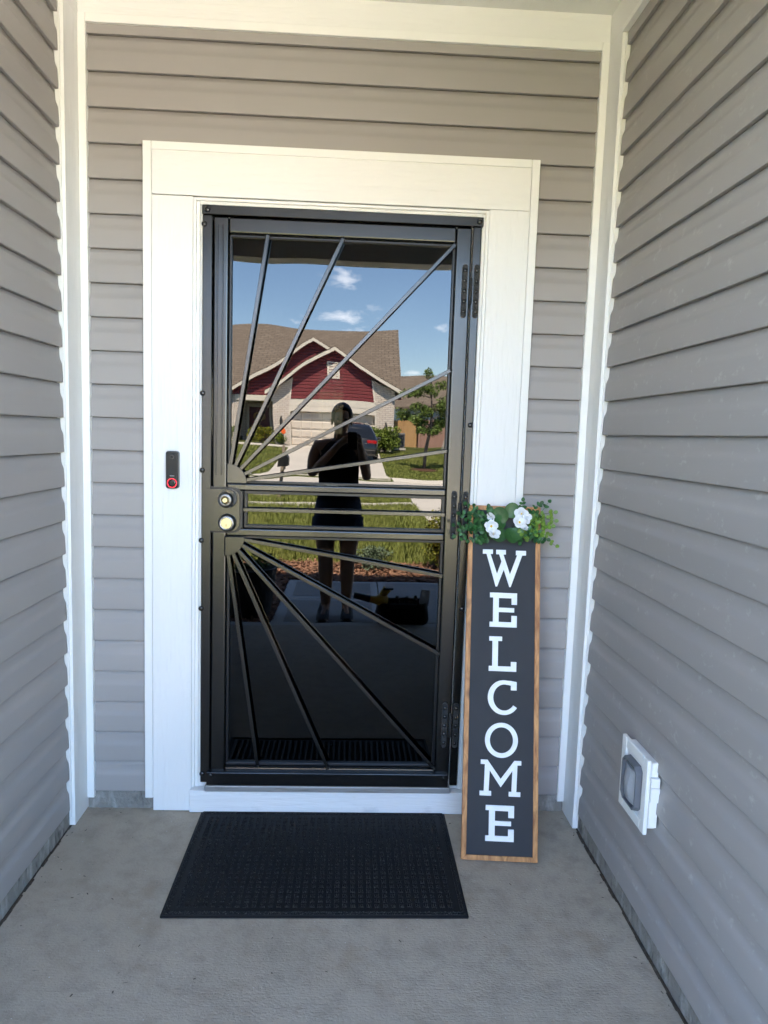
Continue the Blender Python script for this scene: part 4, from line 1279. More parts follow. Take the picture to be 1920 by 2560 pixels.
def bush(name, x, y, z, rx, rz, mat, label, leaf=0.03, clumps=16, per=90):
    t_ = thing(name, (x, y, z), label, 'bush')
    cs, rs, st = [], [], MB()
    for k in range(clumps):
        a = random.uniform(0, 2 * math.pi)
        q = random.uniform(0.1, 0.8)
        c = (x + rx * q * math.cos(a), y + rx * q * math.sin(a), z + rz * random.uniform(0.25, 0.85))
        cs.append(c)
        rs.append((rx * random.uniform(.25, .42), rx * random.uniform(.25, .42), rz * random.uniform(.18, .3)))
        st.tube([(x, y, z - 0.02), ((x + c[0]) / 2, (y + c[1]) / 2, z + (c[2] - z) * .6), c], [0.008, 0.006, 0.003], 5)
    V, n_ = leaf_cloud(cs, rs, per, leaf)
    leaf_obj('foliage', V, n_, M[mat], t_)
    st.build('stems', M['bark'], t_)
    return t_
bush('sage_shrub', 0.24, -4.95, -0.03, 0.30, 0.26, 'sage_leaf', 'low grey green shrub growing in the mulch bed', 0.016, 18, 110)
bush('gold_shrub', 1.05, -4.98, -0.03, 0.34, 0.62, 'gold_leaf', 'golden shrub with red tips at the mulch corner', 0.022, 22, 110)
bush('round_bush', 1.75, -36.1, 0.56, 0.85, 1.30, 'bush_leaf', 'bright green bush by the opposite garage corner', 0.06, 40, 130)
bush('yellow_bush', -5.0, -36.75, 0.60, 0.62, 0.85, 'gold_leaf', 'yellow flowering bush beside the opposite entry', 0.05, 22, 90)
bush('yellow_bush', -4.05, -36.65, 0.60, 0.42, 0.60, 'bush_leaf', 'small yellow green bush under the left wall lantern', 0.045, 16, 80)
bush('dark_shrub', -6.4, -36.5, 0.60, 0.6, 0.9, 'tree_leaf', 'dark shrub left of the opposite entry walk', 0.05, 16, 80)

def tree(x, y, z, h, label):
    t_ = thing('maple_tree', (x, y, z), label, 'tree')
    tr_ = MB()
    tr_.tube([(x, y, z - 0.1), (x + 0.05, y, z + h * .18), (x + 0.16, y, z + h * .36), (x + 0.22, y, z + h * .55), (x + 0.2, y, z + h * .8), (x + 0.25, y, z + h * .95)], [0.085, 0.07, 0.06, 0.045, 0.025, 0.008], 8)
    cs, rs = [], []
    for k in range(27):
        q = random.uniform(0.30, 0.97)
        a = random.uniform(0, 2 * math.pi)
        base = Vector((x + 0.05 + 0.18 * q, y, z + h * (q * 0.85)))
        rr = (1.30 * math.sin(math.pi * min(1, (q - 0.2) / 0.85)) + 0.22) * random.uniform(0.6, 1.05)
        tip = base + Vector((math.cos(a) * rr, math.sin(a) * rr, random.uniform(0.05, 0.55)))
        tr_.tube([base, base.lerp(tip, .5) + Vector((0, 0, 0.05)), tip], [0.022, 0.014, 0.004], 5)
        for f_ in (0.55, 0.8, 1.0):
            c = base.lerp(tip, f_)
            cs.append((c.x, c.y, c.z + 0.05))
            s_ = random.uniform(0.16, 0.30)
            rs.append((s_ * 1.15, s_ * 1.15, s_ * 0.8))
    tr_.build('trunk', M['bark'], t_, smooth=True)
    V, n_ = leaf_cloud(cs, rs, 80, 0.062)
    leaf_obj('crown', V, n_, M['tree_leaf'], t_)
tree(3.15, -29.0, gh(-29) - 0.02, 4.4, 'young maple on the lawn across the street')
structure('tree_mulch_ring', MB().lathe([(0.75, 0), (0.55, 0.06), (0.1, 0.10)], (3.15, -28.9, gh(-28.9) - 0.01), (0, 0, 1), 18), M['mulch_base'])

# ------------------------------------------------------------------ house across the street
oh = thing('brick_house', (-1, -40, 0.6), 'cream brick house with dark red gables across the street', 'house')
HYF = -37.0
gx0, gx1 = -4.43, 2.21
gz = gh(HYF)
FX = lambda a, b, d: (a, d, b)
def poly(name, pts, y0, y1, mat, bevel=0):
    return MB().prism(pts, FX, y0, y1).build(name, M[mat], oh, bevel=bevel)
# garage wing walls: brick piers and header around the garage door opening
poly('wall', [(gx0, gz - .3), (-3.47, gz - .3), (-3.47, 4.10), (gx0, 3.68)], HYF, HYF - 0.3, 'brick')
poly('wall', [(1.30, gz - .3), (gx1, gz - .3), (gx1, 3.78), (1.30, 4.22)], HYF, HYF - 0.3, 'brick')
MB().box(gx1 - 0.3, gx1, HYF - 0.301, HYF - 8, gz - .3, 3.75).build('wall', M['brick'], oh)
MB().box(gx0, gx0 + 0.3, HYF - 0.301, HYF - 8, gz - .3, 3.65).build('wall', M['brick'], oh)
poly('gable_header', [(-3.468, 2.72), (1.298, 2.72), (1.298, 3.06), (-3.468, 3.02)], HYF + 0.03, HYF - 0.25, 'cream')
# red lap siding of the front gable as stepped courses
def lap(name, x_lo, x_hi, z0, ztop, y, clip):
    mb = MB()
    z = z0
    while z < ztop:
        zt = min(z + 0.175, ztop)
        a0, b0 = clip(z)
        a1, b1 = clip(zt)
        if b0 - a0 > 0.05:
            am, bm_ = clip(z + (zt - z) * .72)
            mb.add([(a0, y + 0.05, z), (b0, y + 0.05, z), (bm_, y + 0.045, z + (zt - z) * .72), (am, y + 0.045, z + (zt - z) * .72), (b1, y, zt), (a1, y, zt), (a0, y, z), (b0, y, z)], [(0, 1, 2, 3), (3, 2, 4, 5), (6, 7, 1, 0)])
        z = zt
    return mb.build(name, M['red_siding'], oh)
ax_, az_ = -0.98, 5.95
sl_l, sl_r = (az_ - 3.50) / (ax_ + 4.79), (az_ - 3.70) / (2.57 - ax_)
def clipf(z):
    return (max(-3.40, ax_ - (az_ - 0.05 - z) / sl_l), min(1.24, ax_ + (az_ - 0.05 - z) / sl_r))
poly('gable_backing', [(-3.42, 3.0), (1.26, 3.0), (1.26, 4.3), (ax_, az_ - .02), (-3.42, 4.2)], HYF - 0.02, HYF - 0.25, 'cream')
lap('red_siding', 0, 0, 3.06, az_ - 0.06, HYF - 0.015, clipf)
MB().box(-3.475, -3.40, HYF + 0.04, HYF - 0.1, 3.03, 4.12).build('corner_trim', M['cream'], oh)
MB().box(1.24, 1.315, HYF + 0.04, HYF - 0.1, 3.03, 4.22).build('corner_trim', M['cream'], oh)
# gable vent
gv = MB().box(-1.43, -0.76, HYF + 0.02, HYF + 0.06, 4.18, 4.25).box(-1.43, -0.76, HYF + 0.02, HYF + 0.06, 5.10, 5.18).box(-1.43, -1.34, HYF + 0.02, HYF + 0.06, 4.25, 5.10).box(-0.85, -0.76, HYF + 0.02, HYF + 0.06, 4.25, 5.10).build('gable_vent', M['cream'], oh)
for k in range(9):
    z = 4.27 + k * 0.092
    MB().add([(-1.34, HYF + 0.015, z + 0.085), (-0.85, HYF + 0.015, z + 0.085), (-0.85, HYF + 0.05, z), (-1.34, HYF + 0.05, z), (-1.34, HYF + 0.005, z + 0.07), (-0.85, HYF + 0.005, z + 0.07), (-0.85, HYF + 0.04, z - 0.015), (-1.34, HYF + 0.04, z - 0.015)], [(0, 1, 2, 3), (7, 6, 5, 4), (0, 3, 7, 4), (1, 5, 6, 2), (3, 2, 6, 7), (0, 4, 5, 1)]).build('vent_slat', M['cream'], gv)
# garage door: sections of raised panels
gd = MB().box(-3.40, 1.23, HYF - 0.22, HYF - 0.30, gz, 2.45).build('garage_door', M['cream_panel'], oh)
me_pan = MB().loft([[(-.27, 0, -.19), (.27, 0, -.19), (.27, 0, .19), (-.27, 0, .19)], [(-.27, .012, -.19), (.27, .012, -.19), (.27, .012, .19), (-.27, .012, .19)], [(-.23, .030, -.15), (.23, .030, -.15), (.23, .030, .15), (-.23, .030, .15)]]).mesh('garage_panel', False, M['cream_panel'])
for i in range(8):
    for j in range(4):
        inst('panel', me_pan, gd, T((-3.11 + i * 0.575, HYF - 0.22, gz + 0.25 + j * 0.465)))
for j in range(1, 4):
    MB().box(-3.40, 1.23, HYF - 0.219, HYF - 0.214, gz + 0.475 * j - 0.006, gz + 0.475 * j + 0.006).build('section_joint', M['iron'], gd)
MB().box(-3.47, -3.40, HYF + 0.02, HYF - 0.22, gz, 2.72).build('door_trim', M['cream'], oh)
MB().box(1.23, 1.30, HYF + 0.02, HYF - 0.22, gz, 2.72).build('door_trim', M['cream'], oh)
MB().box(-3.40, 1.23, HYF + 0.02, HYF - 0.22, 2.45, 2.72).build('door_trim', M['cream'], oh)
# gable roofs with thick cream rake boards
def gable_roof(ax, az, lx, lz, rx, rz, y0, y1):
    th = 0.20
    r_ = poly('roof', [(lx, lz), (ax, az), (rx, rz), (rx, rz - .05), (ax, az - .06), (lx, lz - .05)], y0, y1, 'shingle')
    for p, q in (((lx, lz), (ax, az)), ((ax, az), (rx, rz))):
        MB().prism([(p[0], p[1] - .052), (q[0], q[1] - .062), (q[0], q[1] - .062 - th), (p[0], p[1] - .052 - th)], FX, y0 + 0.02, y0 - 0.02).build('rake_board', M['cream'], r_)
        MB().prism([(p[0], p[1] - .20), (q[0], q[1] - .21), (q[0], q[1] - .24), (p[0], p[1] - .23)], FX, y0 - 0.021, y0 - 0.42).build('rake_soffit', M['cream'], r_)
    return r_
gable_roof(-0.98, 6.12, -4.80, 3.60, 2.62, 3.78, HYF + 0.40, HYF - 6)
# left gable set back over the entry
HY2 = HYF - 1.6
k2 = (HY2 - 2.58) / (HYF - 2.58)
sc2 = lambda x: 0.05 + (x - 0.05) * k2
sz2 = lambda z: 1.41 + (z - 1.41) * k2
a2x, a2z = sc2(-2.10), sz2(6.45)
l2x, l2z = sc2(-6.75), sz2(3.42)
gable_roof(a2x, a2z + 0.1, l2x, l2z + .08, 2.6, l2z + 0.4, HY2 + 0.40, HY2 - 6)
def clip2(z):
    s_ = (a2z - l2z) / (a2x - l2x)
    return (a2x - (a2z - 0.05 - z) / s_, a2x + (a2z - 0.05 - z) / s_)
poly('gable_backing', [(l2x + .2, l2z), (2.4, l2z), (a2x, a2z - .05)], HY2 - 0.02, HY2 - 0.2, 'cream')
lap('red_siding', 0, 0, sz2(3.33), a2z - 0.06, HY2 - 0.015, clip2)
MB().box(sc2(-6.2), gx0 - 0.02, HY2 + 0.06, HY2 - 0.25, sz2(2.98), sz2(3.30)).build('entry_header', M['cream'], oh)
MB().box(-9.5, sc2(-5.95), HY2, HY2 - 0.3, gz - .3, sz2(3.4)).build('wall', M['brick'], oh)
MB().box(sc2(-6.0), gx0 + .05, HY2 - 1.6, HY2 - 1.9, gz - .3, sz2(3.2)).build('wall', M['brick'], oh)
MB().box(sc2(-6.0), gx0 + .05, HY2 - 0.25, HY2 - 1.6, sz2(2.95), sz2(3.0)).build('entry_soffit', M['cream'], oh)
ed = MB().box(-5.95, -4.98, HY2 - 1.52, HY2 - 1.6, gz, gz + 2.1).build('front_door', M['red_door'], oh)
MB().tube([(-5.46 + 0.24 * math.cos(2 * math.pi * k / 16), HY2 - 1.48, gz + 1.5 + 0.24 * math.sin(2 * math.pi * k / 16)) for k in range(17)], 0.055, 6).build('wreath', M['wreath'], ed)
MB().box(-6.05, -5.95, HY2 - 1.50, HY2 - 1.6, gz, gz + 2.25).box(-4.98, -4.88, HY2 - 1.50, HY2 - 1.6, gz, gz + 2.25).box(-6.05, -4.88, HY2 - 1.50, HY2 - 1.6, gz + 2.1, gz + 2.25).build('door_frame', M['cream'], oh)
for lx in (-3.95, 1.76):
    ln = MB().box(lx - .04, lx + .04, HYF, HYF + 0.04, 1.70, 2.15).box(lx - .015, lx + .015, HYF + .03, HYF + 0.16, 2.10, 2.13).build('lantern', M['iron'], oh)
    MB().lathe([(0.05, 0), (0.085, 0.05), (0.095, 0.30), (0.05, 0.40), (0.01, 0.48)], (lx, HYF + 0.15, 1.62), (0, 0, 1), 8).build('lantern_body', M['iron'], ln)
# main roof
ry, rz_ = -44.0, 8.0
MB().prism([(-38.6, 3.55), (ry, rz_), (-49.4, 3.55), (-49.4, 3.40), (ry, rz_ - .2), (-38.6, 3.40)], lambda a, b, d: (d, a, b), -16, 2.62).build('roof', M['shingle'], oh)
mb = MB()
mb.prism([(-38.9, 3.5), (ry, rz_ - .25), (-49, 3.5), (-49, gz - .3), (-38.9, gz - .3)], lambda a, b, d: (d, a, b), 1.9, 2.2)
mb.build('wall', M['brick'], oh)
MB().box(-16, 2.0, -48.7, -49, gz - .3, 3.5).build('wall', M['brick'], oh)

# neighbour beyond, fence, air conditioner, hoop
nh = thing('neighbour_house', (7, -52, 0.9), 'pale grey sided house with brown roof behind the fence', 'house')
MB().box(3.3, 14, -50, -58, 0.5, 3.55).build('wall', M['white_siding_far'], nh)
mb = MB()
for k in range(14):
    z = 0.9 + k * 0.18
    mb.add([(3.3, -49.96, z), (14, -49.96, z), (14, -49.99, z + .18), (3.3, -49.99, z + .18)], [(0, 1, 2, 3)])
mb.build('siding', M['white_siding_far'], nh)
MB().prism([(-49.4, 3.45), (-54, 6.0), (-58.6, 3.45), (-58.6, 3.3), (-54, 5.8), (-49.4, 3.3)], lambda a, b, d: (d, a, b), 2.9, 14.5).build('roof', M['shingle'], nh)
fe = thing('wood_fence', (4.4, -44, 0.8), 'tall wooden fence with a fresh and a weathered section', 'fence')
def pick(x0, x1, mat):
    x = x0
    while x < x1 - 0.05:
        me_ = MB().box(0, 0.138, 0, 0.02, 0, 1.62 + random.uniform(-0.01, 0.01)).mesh('picket', False, M[mat])
        inst('picket', me_, fe, T((x, -44.0, 0.80)))
        x += 0.142
pick(2.25, 4.15, 'fence_new')
pick(4.15, 9.6, 'fence_old')
MB().box(2.2, 9.6, -44.03, -44.07, 1.2, 1.29).box(2.2, 9.6, -44.03, -44.07, 2.1, 2.19).build('fence_rail', M['fence_old'], fe)
ac = thing('air_conditioner', (2.75, -40.5, 0.7), 'dark grey air conditioner beside the opposite brick wall', 'air conditioner')
MB().box(2.40, 3.15, -40.2, -40.9, 0.78, 1.62).build('cabinet', M['ac'], ac, bevel=0.03)
mb = MB()
for k in range(9):
    mb.box(2.46, 3.09, -40.19, -40.17, 0.88 + k * 0.075, 0.90 + k * 0.075)
mb.build('grille', M['iron'], ac)
MB().box(2.35, 3.2, -40.15, -40.95, 0.66, 0.775).build('pad', M['concrete_out'], ac)
hp = thing('hoop_cover', (5.6, -36.5, 0.6), 'white ribbed hoop cover on the opposite lawn', 'garden cover')
mb = MB()
for q in range(8):
    y0_ = -35.5 - q * 0.30
    mb.loft([[(6.3 - 1.35 * math.cos(math.pi * k / 14), y, 0.5 + 1.75 * math.sin(math.pi * k / 14)) for k in range(15)] for y in (y0_, y0_ - 0.10)] + [], cap=False, closed=False)
    mb.loft([[(6.3 - 1.30 * math.cos(math.pi * k / 14), y, 0.5 + 1.70 * math.sin(math.pi * k / 14)) for k in range(15)] for y in (y0_ - 0.10, y0_ - 0.30)] + [], cap=False, closed=False)
mb.build('cover', M['tarp'], hp)
om = thing('reflector_marker', (-3.75, -36.0, 0.6), 'round orange reflector on a thin stake by the bush', 'marker')
MB().lathe([(0.012, 0), (0.012, 0.75)], (-3.75, -35.6, gh(-35.6)), (0, 0, 1), 6).build('stake', M['iron'], om)
MB().lathe([(0.15, 0), (0.16, 0.012), (0.15, 0.024)], (-3.75, -35.61, gh(-35.6) + 0.85), (0, 1, 0), 20).build('disc', M['orange'], om)

# ------------------------------------------------------------------ parked SUV, rear towards the porch
cy0 = -31.0
cz0 = gh(cy0)
car = thing('parked_suv', (0.3, cy0 - 2.2, cz0), 'black SUV parked nose first on the opposite driveway', 'car')
ccx = 0.29
def csec(y, hw, zb, zt, belt, roofw, rr=0.10):
    """closed cross-section ring at y"""
    pts = [(-hw * .96, zb), (-hw, zb + .12), (-hw, belt - .1), (-hw * .97, belt), (-roofw, zt - rr), (-roofw + rr, zt), (roofw - rr, zt), (roofw, zt - rr), (hw * .97, belt), (hw, belt - .1), (hw, zb + .12), (hw * .96, zb)]
    g = gh(y)
    return [(ccx + a, y, g + b) for a, b in pts]
secs = [(0.02, .80, .42, .80, .72, .72, .04), (-0.05, .86, .30, 1.02, .95, .76, .05), (-0.12, .88, .28, 1.12, 1.02, .76, .06), (-0.30, .90, .27, 1.52, 1.04, .68, .10), (-0.45, .91, .26, 1.63, 1.05, .66, .10), (-1.3, .92, .26, 1.69, 1.04, .66, .10), (-2.3, .92, .26, 1.66, 1.02, .64, .10), (-2.75, .92, .26, 1.50, 1.01, .62, .10), (-3.25, .91, .26, 1.08, 1.00, .72, .04), (-4.2, .86, .28, .96, .88, .70, .05), (-4.5, .76, .34, .72, .68, .62, .04)]
MB().loft([csec(cy0 + a, *s_) for a, *s_ in secs]).build('body', M['carpaint'], car, smooth=True)
g0 = cz0
def cbox(x0, x1, y0, y1, z0, z1, name, mat, parent=None, bevel=0.02):
    return MB().box(ccx + x0, ccx + x1, cy0 + y0, cy0 + y1, g0 + z0, g0 + z1).build(name, M[mat], parent or car, bevel=bevel)
MB().add([(ccx - .66, cy0 - .09, g0 + 1.10), (ccx + .66, cy0 - .09, g0 + 1.10), (ccx + .58, cy0 - .275, g0 + 1.50), (ccx - .58, cy0 - .275, g0 + 1.50), (ccx - .66, cy0 - .13, g0 + 1.10), (ccx + .66, cy0 - .13, g0 + 1.10), (ccx + .58, cy0 - .315, g0 + 1.50), (ccx - .58, cy0 - .315, g0 + 1.50)], [(0, 1, 2, 3), (7, 6, 5, 4), (0, 4, 5, 1), (1, 5, 6, 2), (2, 6, 7, 3), (3, 7, 4, 0)]).build('rear_window', M['carglass'], car, bevel=0.01)
for s_ in (-1, 1):
    cbox(s_ * .46, s_ * .85, -.14, .0, .86, 1.02, 'tail_lamp', 'tail_red', bevel=0.03)
    mm = cbox(s_ * .90, s_ * 1.10, -2.55, -2.40, 1.03, 1.17, 'mirror', 'carpaint', bevel=0.04)
    for wy in (-0.85, -3.55):
        gq = gh(cy0 + wy)
        wh = MB().lathe([(0.20, 0), (0.33, 0.01), (0.345, 0.05), (0.345, 0.19), (0.33, 0.225), (0.20, 0.23)], (ccx + s_ * 0.70, cy0 + wy, gq + 0.345), (s_, 0, 0), 24).build('wheel', M['tyre'], car, smooth=True)
        MB().lathe([(0.21, 0.20), (0.20, 0.235), (0.05, 0.225)], (ccx + s_ * 0.70, cy0 + wy, gq + 0.345), (s_, 0, 0), 20).build('rim', M['rim'], wh)
cbox(-.80, .80, -.10, .06, .38, .60, 'bumper', 'tool_black', bevel=0.04)
cbox(-.16, .16, .0, .035, .66, .80, 'licence_plate', 'plate', bevel=0.004)
cbox(-.45, .45, .01, .04, .83, .86, 'chrome_strip', 'chrome', bevel=0.004)

# ------------------------------------------------------------------ mailbox
mbx = thing('mailbox', (-1.7, -15.0, gh(-15)), 'black mailbox on a weathered wooden post by the kerb', 'mailbox')
g_ = gh(-15.0)
MB().box(-1.745, -1.655, -15.045, -14.955, g_ - .2, g_ + 1.16).prism([(-1.745, g_ + 1.16), (-1.655, g_ + 1.16), (-1.70, g_ + 1.24)], FX, -15.045, -14.955).build('post', M['post_wood'], mbx, bevel=0.004)
MB().box(-1.74, -1.66, -14.8, -15.42, g_ + 0.62, g_ + 0.70).build('arm', M['post_wood'], mbx, bevel=0.004)
rings = []
for yy_ in (-14.93, -15.42):
    rings.append([(-1.70 + a, yy_, g_ + 0.705 + b) for a, b in ([(-.14, 0), (.14, 0), (.14, .16)] + [(.14 * math.cos(math.pi * k / 8), .16 + .12 * math.sin(math.pi * k / 8)) for k in range(1, 8)] + [(-.14, .16)])])
MB().loft(rings).build('box', M['mailbox'], mbx)

# ------------------------------------------------------------------ planter, tool bag with blower, paper
pt = thing('tall_planter', (-0.72, -2.98, -0.03), 'tall tapered charcoal planter standing beside the walk', 'planter')
px_, py_ = -0.715, -2.98
MB().loft([[(px_ + hw * a, py_ + hw * b, z) for a, b in [(math.cos(2 * math.pi * k / 28), math.sin(2 * math.pi * k / 28)) for k in range(28)]] for hw, z in ((0.155, -0.035), (0.160, 0.0), (0.215, 0.33), (0.222, 0.345), (0.205, 0.345), (0.195, 0.29))], cap=True).build('pot', M['planter'], pt, smooth=False)
MB().lathe([(0.196, 0), (0.10, 0.015)], (px_, py_, 0.285), (0, 0, 1), 20).build('soil', M['soil'], pt)
V, n_ = leaf_cloud([(px_ + random.uniform(-.12, .12), py_ + random.uniform(-.1, .1), 0.38 + random.uniform(-.03, .07)) for k in range(10)], [(0.06, 0.06, 0.05)] * 10, 40, 0.018)
leaf_obj('foliage', V, n_, M['bush_leaf'], pt)
tb = thing('tool_bag', (0.47, -2.72, 0), 'black open tool bag standing on the porch edge', 'bag')
bx0, bx1, by0, by1 = 0.27, 0.66, -2.86, -2.60
def rr3(x0, x1, y0, y1, z, r):
    return [(a, b, z) for a, b in rrect(x0, x1, y0, y1, r, r, 4)]
MB().loft([rr3(bx0 + .02, bx1 - .02, by0 + .02, by1 - .02, 0.001, .03), rr3(bx0, bx1, by0, by1, 0.03, .05), rr3(bx0 + .02, bx1 - .01, by0, by1, 0.12, .05), rr3(bx0 + .03, bx1 - .02, by0 + .02, by1 - .02, 0.155, .05), rr3(bx0 + .045, bx1 - .035, by0 + .035, by1 - .035, 0.155, .04), rr3(bx0 + .05, bx1 - .04, by0 + .04, by1 - .04, 0.09, .04)]).build('bag_body', M['bag'], tb)
MB().tube([(0.36, -2.62, 0.13), (0.38, -2.61, 0.19), (0.47, -2.60, 0.205), (0.56, -2.61, 0.19), (0.58, -2.62, 0.13)], 0.011, 8).build('handle', M['bag'], tb, smooth=True)
for k, (x, y, h) in enumerate(((0.44, -2.74, 0.20), (0.50, -2.77, 0.19), (0.55, -2.70, 0.215), (0.60, -2.73, 0.18))):
    MB().lathe([(0.014, 0), (0.016, h - 0.12), (0.011, h - 0.10)], (x, y, 0.095), (0.1 * (k - 1.5), 0.1, 1), 8).build('tool_grip', M['tool_black'], tb, smooth=True)
bl = thing('cordless_blower', (0.3, -2.66, 0.19), 'yellow and black cordless blower lying across the tool bag', 'power tool')
MB().tube([(0.075, -2.66, 0.215), (0.20, -2.66, 0.190), (0.215, -2.66, 0.187)], [0.024, 0.027, 0.029], 16).build('nozzle', M['tool_black'], bl, smooth=True)
MB().tube([(0.212, -2.66, 0.188), (0.26, -2.66, 0.180), (0.30, -2.67, 0.176), (0.345, -2.69, 0.176)], [0.026, 0.030, 0.045, 0.048], 16).build('fan_housing', M['tool_yellow'], bl, smooth=True)
MB().tube([(0.32, -2.68, 0.20), (0.335, -2.68, 0.235), (0.355, -2.68, 0.262)], [0.030, 0.030, 0.034], 14).build('motor_grip', M['tool_yellow'], bl, smooth=True)
MB().box(0.325, 0.395, -2.715, -2.645, 0.256, 0.272).build('battery_cap', M['tool_black'], bl, bevel=0.004)
pp = MB()
pp.add([(0.575, -2.66, 0.13), (0.655, -2.66, 0.13), (0.675, -2.70, 0.25), (0.60, -2.70, 0.255), (0.575, -2.6606, 0.13), (0.655, -2.6606, 0.13), (0.675, -2.7006, 0.25), (0.60, -2.7006, 0.255)], [(0, 1, 2, 3), (7, 6, 5, 4), (0, 4, 5, 1), (1, 5, 6, 2), (2, 6, 7, 3), (3, 7, 4, 0)])
tag(pp.build('paper_sheet', M['paper']), 'sheet of white paper tucked in the black tool bag', 'paper')

# ------------------------------------------------------------------ person taking the picture (seen in the glass)
PX, PY, GZ = -0.055, -2.90, -0.02
ph = thing('person', (PX, PY, GZ), 'person in black tank top and denim shorts holding up a phone', 'person')
def skinned(name, verts, edges, mat, parent, root=0, sub=2):
    me = bpy.data.meshes.new(name)
    me.from_pydata([q[0] for q in verts], edges, [])
    me.materials.append(mat)
    o = bpy.data.objects.new(name, me)
    COL.objects.link(o)
    md = o.modifiers.new('skin', 'SKIN')
    md.use_smooth_shade = True
    for i, q in enumerate(verts):
        r = q[1]
        me.skin_vertices[0].data[i].radius = r if isinstance(r, tuple) else (r, r)
        me.skin_vertices[0].data[i].use_root = (i == root)
    sb = o.modifiers.new('sub', 'SUBSURF')
    sb.levels = sub
    sb.render_levels = sub
    adopt(o, parent)
    return o
V_, E_ = [], []
def vtx(x, y, z, r, link=None):
    V_.append(((PX + x, PY + y, GZ + z), r))
    if link is not None:
        E_.append((link, len(V_) - 1))
    return len(V_) - 1
pel = vtx(0, 0, 0.86, (0.145, 0.10))
bel = vtx(0, 0.01, 1.00, (0.125, 0.085), pel)
rib = vtx(0, 0.005, 1.16, (0.135, 0.09), bel)
chs = vtx(0, 0, 1.29, (0.13, 0.085), rib)
nk = vtx(0, -0.005, 1.385, 0.052, chs)
nk2 = vtx(0.01, 0.01, 1.43, 0.050, nk)
hd0 = vtx(0.02, 0.025, 1.485, (0.066, 0.080), nk2)
hd1 = vtx(0.025, 0.02, 1.555, (0.074, 0.092), hd0)
hd2 = vtx(0.025, 0.015, 1.605, (0.055, 0.065), hd1)
PHX, PHY, PHZ = 0.0526 - PX, -2.604 - PY, 1.405 - GZ
for s_, elb in ((-1, (-0.205, 0.05, 1.10)), (1, (0.215, 0.05, 1.09))):
    sh = vtx(s_ * 0.155, -0.005, 1.325, 0.055, chs)
    mid_ = vtx((s_ * 0.155 + elb[0]) / 2 + s_ * 0.012, 0.015, 1.225, 0.045, sh)
    el = vtx(*elb, 0.038, mid_)
    hxp = PHX + s_ * 0.045
    wr = vtx(hxp * 0.75 + elb[0] * 0.25, 0.215, 1.345, 0.026, el)
    pa = vtx(hxp + s_ * 0.012, 0.250, 1.385, (0.030, 0.018), wr)
    for k in range(4):
        a1 = vtx(hxp + s_ * (0.010 - 0.002 * k), 0.268, 1.425 - k * 0.019, 0.0095, pa)
        a2 = vtx(hxp - s_ * 0.012, 0.281, 1.428 - k * 0.019, 0.0085, a1)
        a3 = vtx(hxp - s_ * 0.030, 0.280, 1.430 - k * 0.019, 0.0075, a2)
    t1 = vtx(hxp - s_ * 0.010, 0.245, 1.405, 0.0100, pa)
    t2 = vtx(hxp - s_ * 0.028, 0.262, 1.425, 0.0085, t1)
for s_ in (-1, 1):
    hp_ = vtx(s_ * 0.085, 0, 0.78, (0.088, 0.092), pel)
    th_ = vtx(s_ * 0.085, 0.005, 0.62, (0.074, 0.080), hp_)
    kn_ = vtx(s_ * 0.075, 0.015, 0.455, (0.054, 0.056), th_)
    cf_ = vtx(s_ * 0.075, -0.012, 0.34, (0.053, 0.057), kn_)
    an_ = vtx(s_ * 0.070, -0.01, 0.095, 0.034, cf_)
    ft_ = vtx(s_ * 0.075, 0.06, 0.05, (0.038, 0.028), an_)
    to_ = vtx(s_ * 0.085, 0.14, 0.035, (0.036, 0.020), ft_)
skinned('body', V_, E_, M['skin'], ph, 0, 2)
def ringe(cx, cy, cz, rx, ry, n_=24):
    return [(PX + cx + rx * math.cos(2 * math.pi * k / n_), PY + cy + ry * math.sin(2 * math.pi * k / n_), GZ + cz) for k in range(n_)]
MB().loft([ringe(0, 0.005, 0.93, 0.160, 0.118), ringe(0, 0.01, 1.0, 0.146, 0.104), ringe(0, 0.008, 1.10, 0.150, 0.106), ringe(0, 0.006, 1.20, 0.160, 0.112), ringe(0, 0.004, 1.29, 0.158, 0.106), ringe(0, 0.0, 1.345, 0.115, 0.082), ringe(0, 0.0, 1.365, 0.085, 0.070)], cap=False).build('tank_top', M['shirt'], ph, smooth=True)
sh_ = MB()
sh_.loft([ringe(0, 0.0, 0.955, 0.152, 0.112), ringe(0, 0.0, 0.88, 0.172, 0.125), ringe(0, 0.0, 0.78, 0.174, 0.126), ringe(0, 0.0, 0.735, 0.172, 0.122)], cap=False)
for s_ in (-1, 1):
    sh_.loft([ringe(s_ * 0.09, 0.0, 0.80, 0.098, 0.108), ringe(s_ * 0.094, 0.0, 0.70, 0.097, 0.106), ringe(s_ * 0.095, 0.002, 0.64, 0.098, 0.104)], cap=False)
sh_.build('shorts', M['denim'], ph, smooth=True)
hr = MB()
hr.ball((PX + 0.025, PY + 0.0, GZ + 1.560), (0.088, 0.102, 0.090), 18, 12)
hr.ball((PX + 0.015, PY - 0.085, GZ + 1.600), (0.045, 0.045, 0.045), 12, 8)
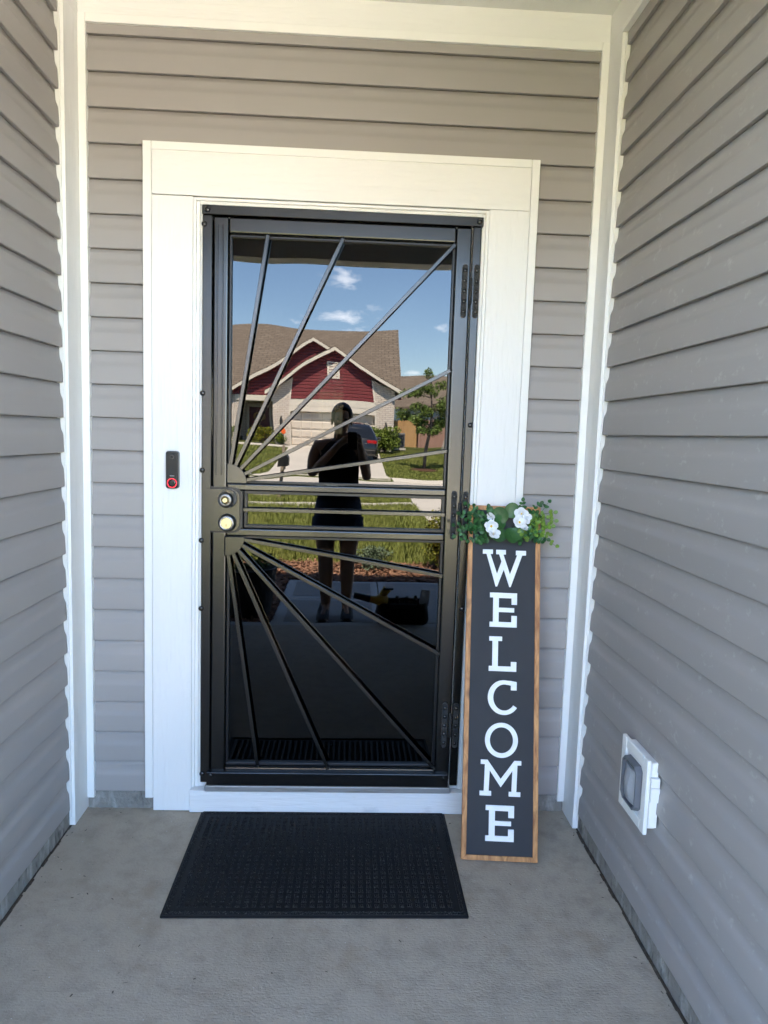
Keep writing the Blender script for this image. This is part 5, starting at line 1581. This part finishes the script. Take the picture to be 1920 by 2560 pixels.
# keep hair behind the face
hair = MB()
hair.v = [tuple(q if q[1] < PY + 0.055 or q[2] > GZ + 1.60 else (q[0], PY + 0.055, q[2])) for q in hr.v]
hair.f = hr.f
hair.build('hair', M['hair'], ph, smooth=True)
fc = MB()
fc.ball((PX + 0.022, PY + 0.108, GZ + 1.505), (0.012, 0.018, 0.020), 8, 6)
fc.build('nose', M['skin'], ph, smooth=True)
for s_ in (-1, 1):
    MB().ball((PX + 0.022 + s_ * 0.030, PY + 0.098, GZ + 1.530), (0.012, 0.008, 0.008), 8, 6).build('eye', M['phone'], ph, smooth=True)
    MB().ball((PX + 0.022 + s_ * 0.078, PY + 0.015, GZ + 1.515), (0.010, 0.018, 0.028), 8, 6).build('ear', M['skin'], ph, smooth=True)
    so2 = MB().loft([[(PX + s_ * 0.083 + a * w_, PY + y, GZ + z) for a, z in ((-1, zb), (1, zb), (1, (zb + zt) / 2), (0.7, zt), (-0.7, zt), (-1, (zb + zt) / 2))] for y, w_, zb, zt in ((-0.075, 0.030, 0.002, 0.085), (-0.045, 0.040, 0.002, 0.105), (0.02, 0.043, 0.002, 0.098), (0.09, 0.046, 0.002, 0.070), (0.16, 0.044, 0.002, 0.052), (0.195, 0.026, 0.008, 0.035))]).build('shoe', M['shoe'], ph, bevel=0.006)
    MB().box(PX + s_ * 0.083 - 0.045, PX + s_ * 0.083 + 0.045, PY - 0.078, PY + 0.19, GZ + 0.0005, GZ + 0.022).build('sole', M['sole'], so2, bevel=0.01)
MB().box(PX + 0.022 - 0.020, PX + 0.022 + 0.020, PY + 0.098, PY + 0.104, GZ + 1.468, GZ + 1.478).build('mouth', M['red_door'], ph, bevel=0.002)
fone = thing('phone', (0.0526, -2.60, 1.33), 'black mobile phone held up by the person', 'phone')
MB().prism(rrect(0.0526 - 0.037, 0.0526 + 0.037, 1.300, 1.425, 0.010, 0.010), FX, -2.598, -2.606).build('case', M['phone'], fone, bevel=0.0015)
MB().lathe([(0.008, 0), (0.008, 0.002), (0.006, 0.0025)], (0.0526 + 0.018, -2.598, 1.405), (0, 1, 0), 14).build('lens', M['carglass'], fone)
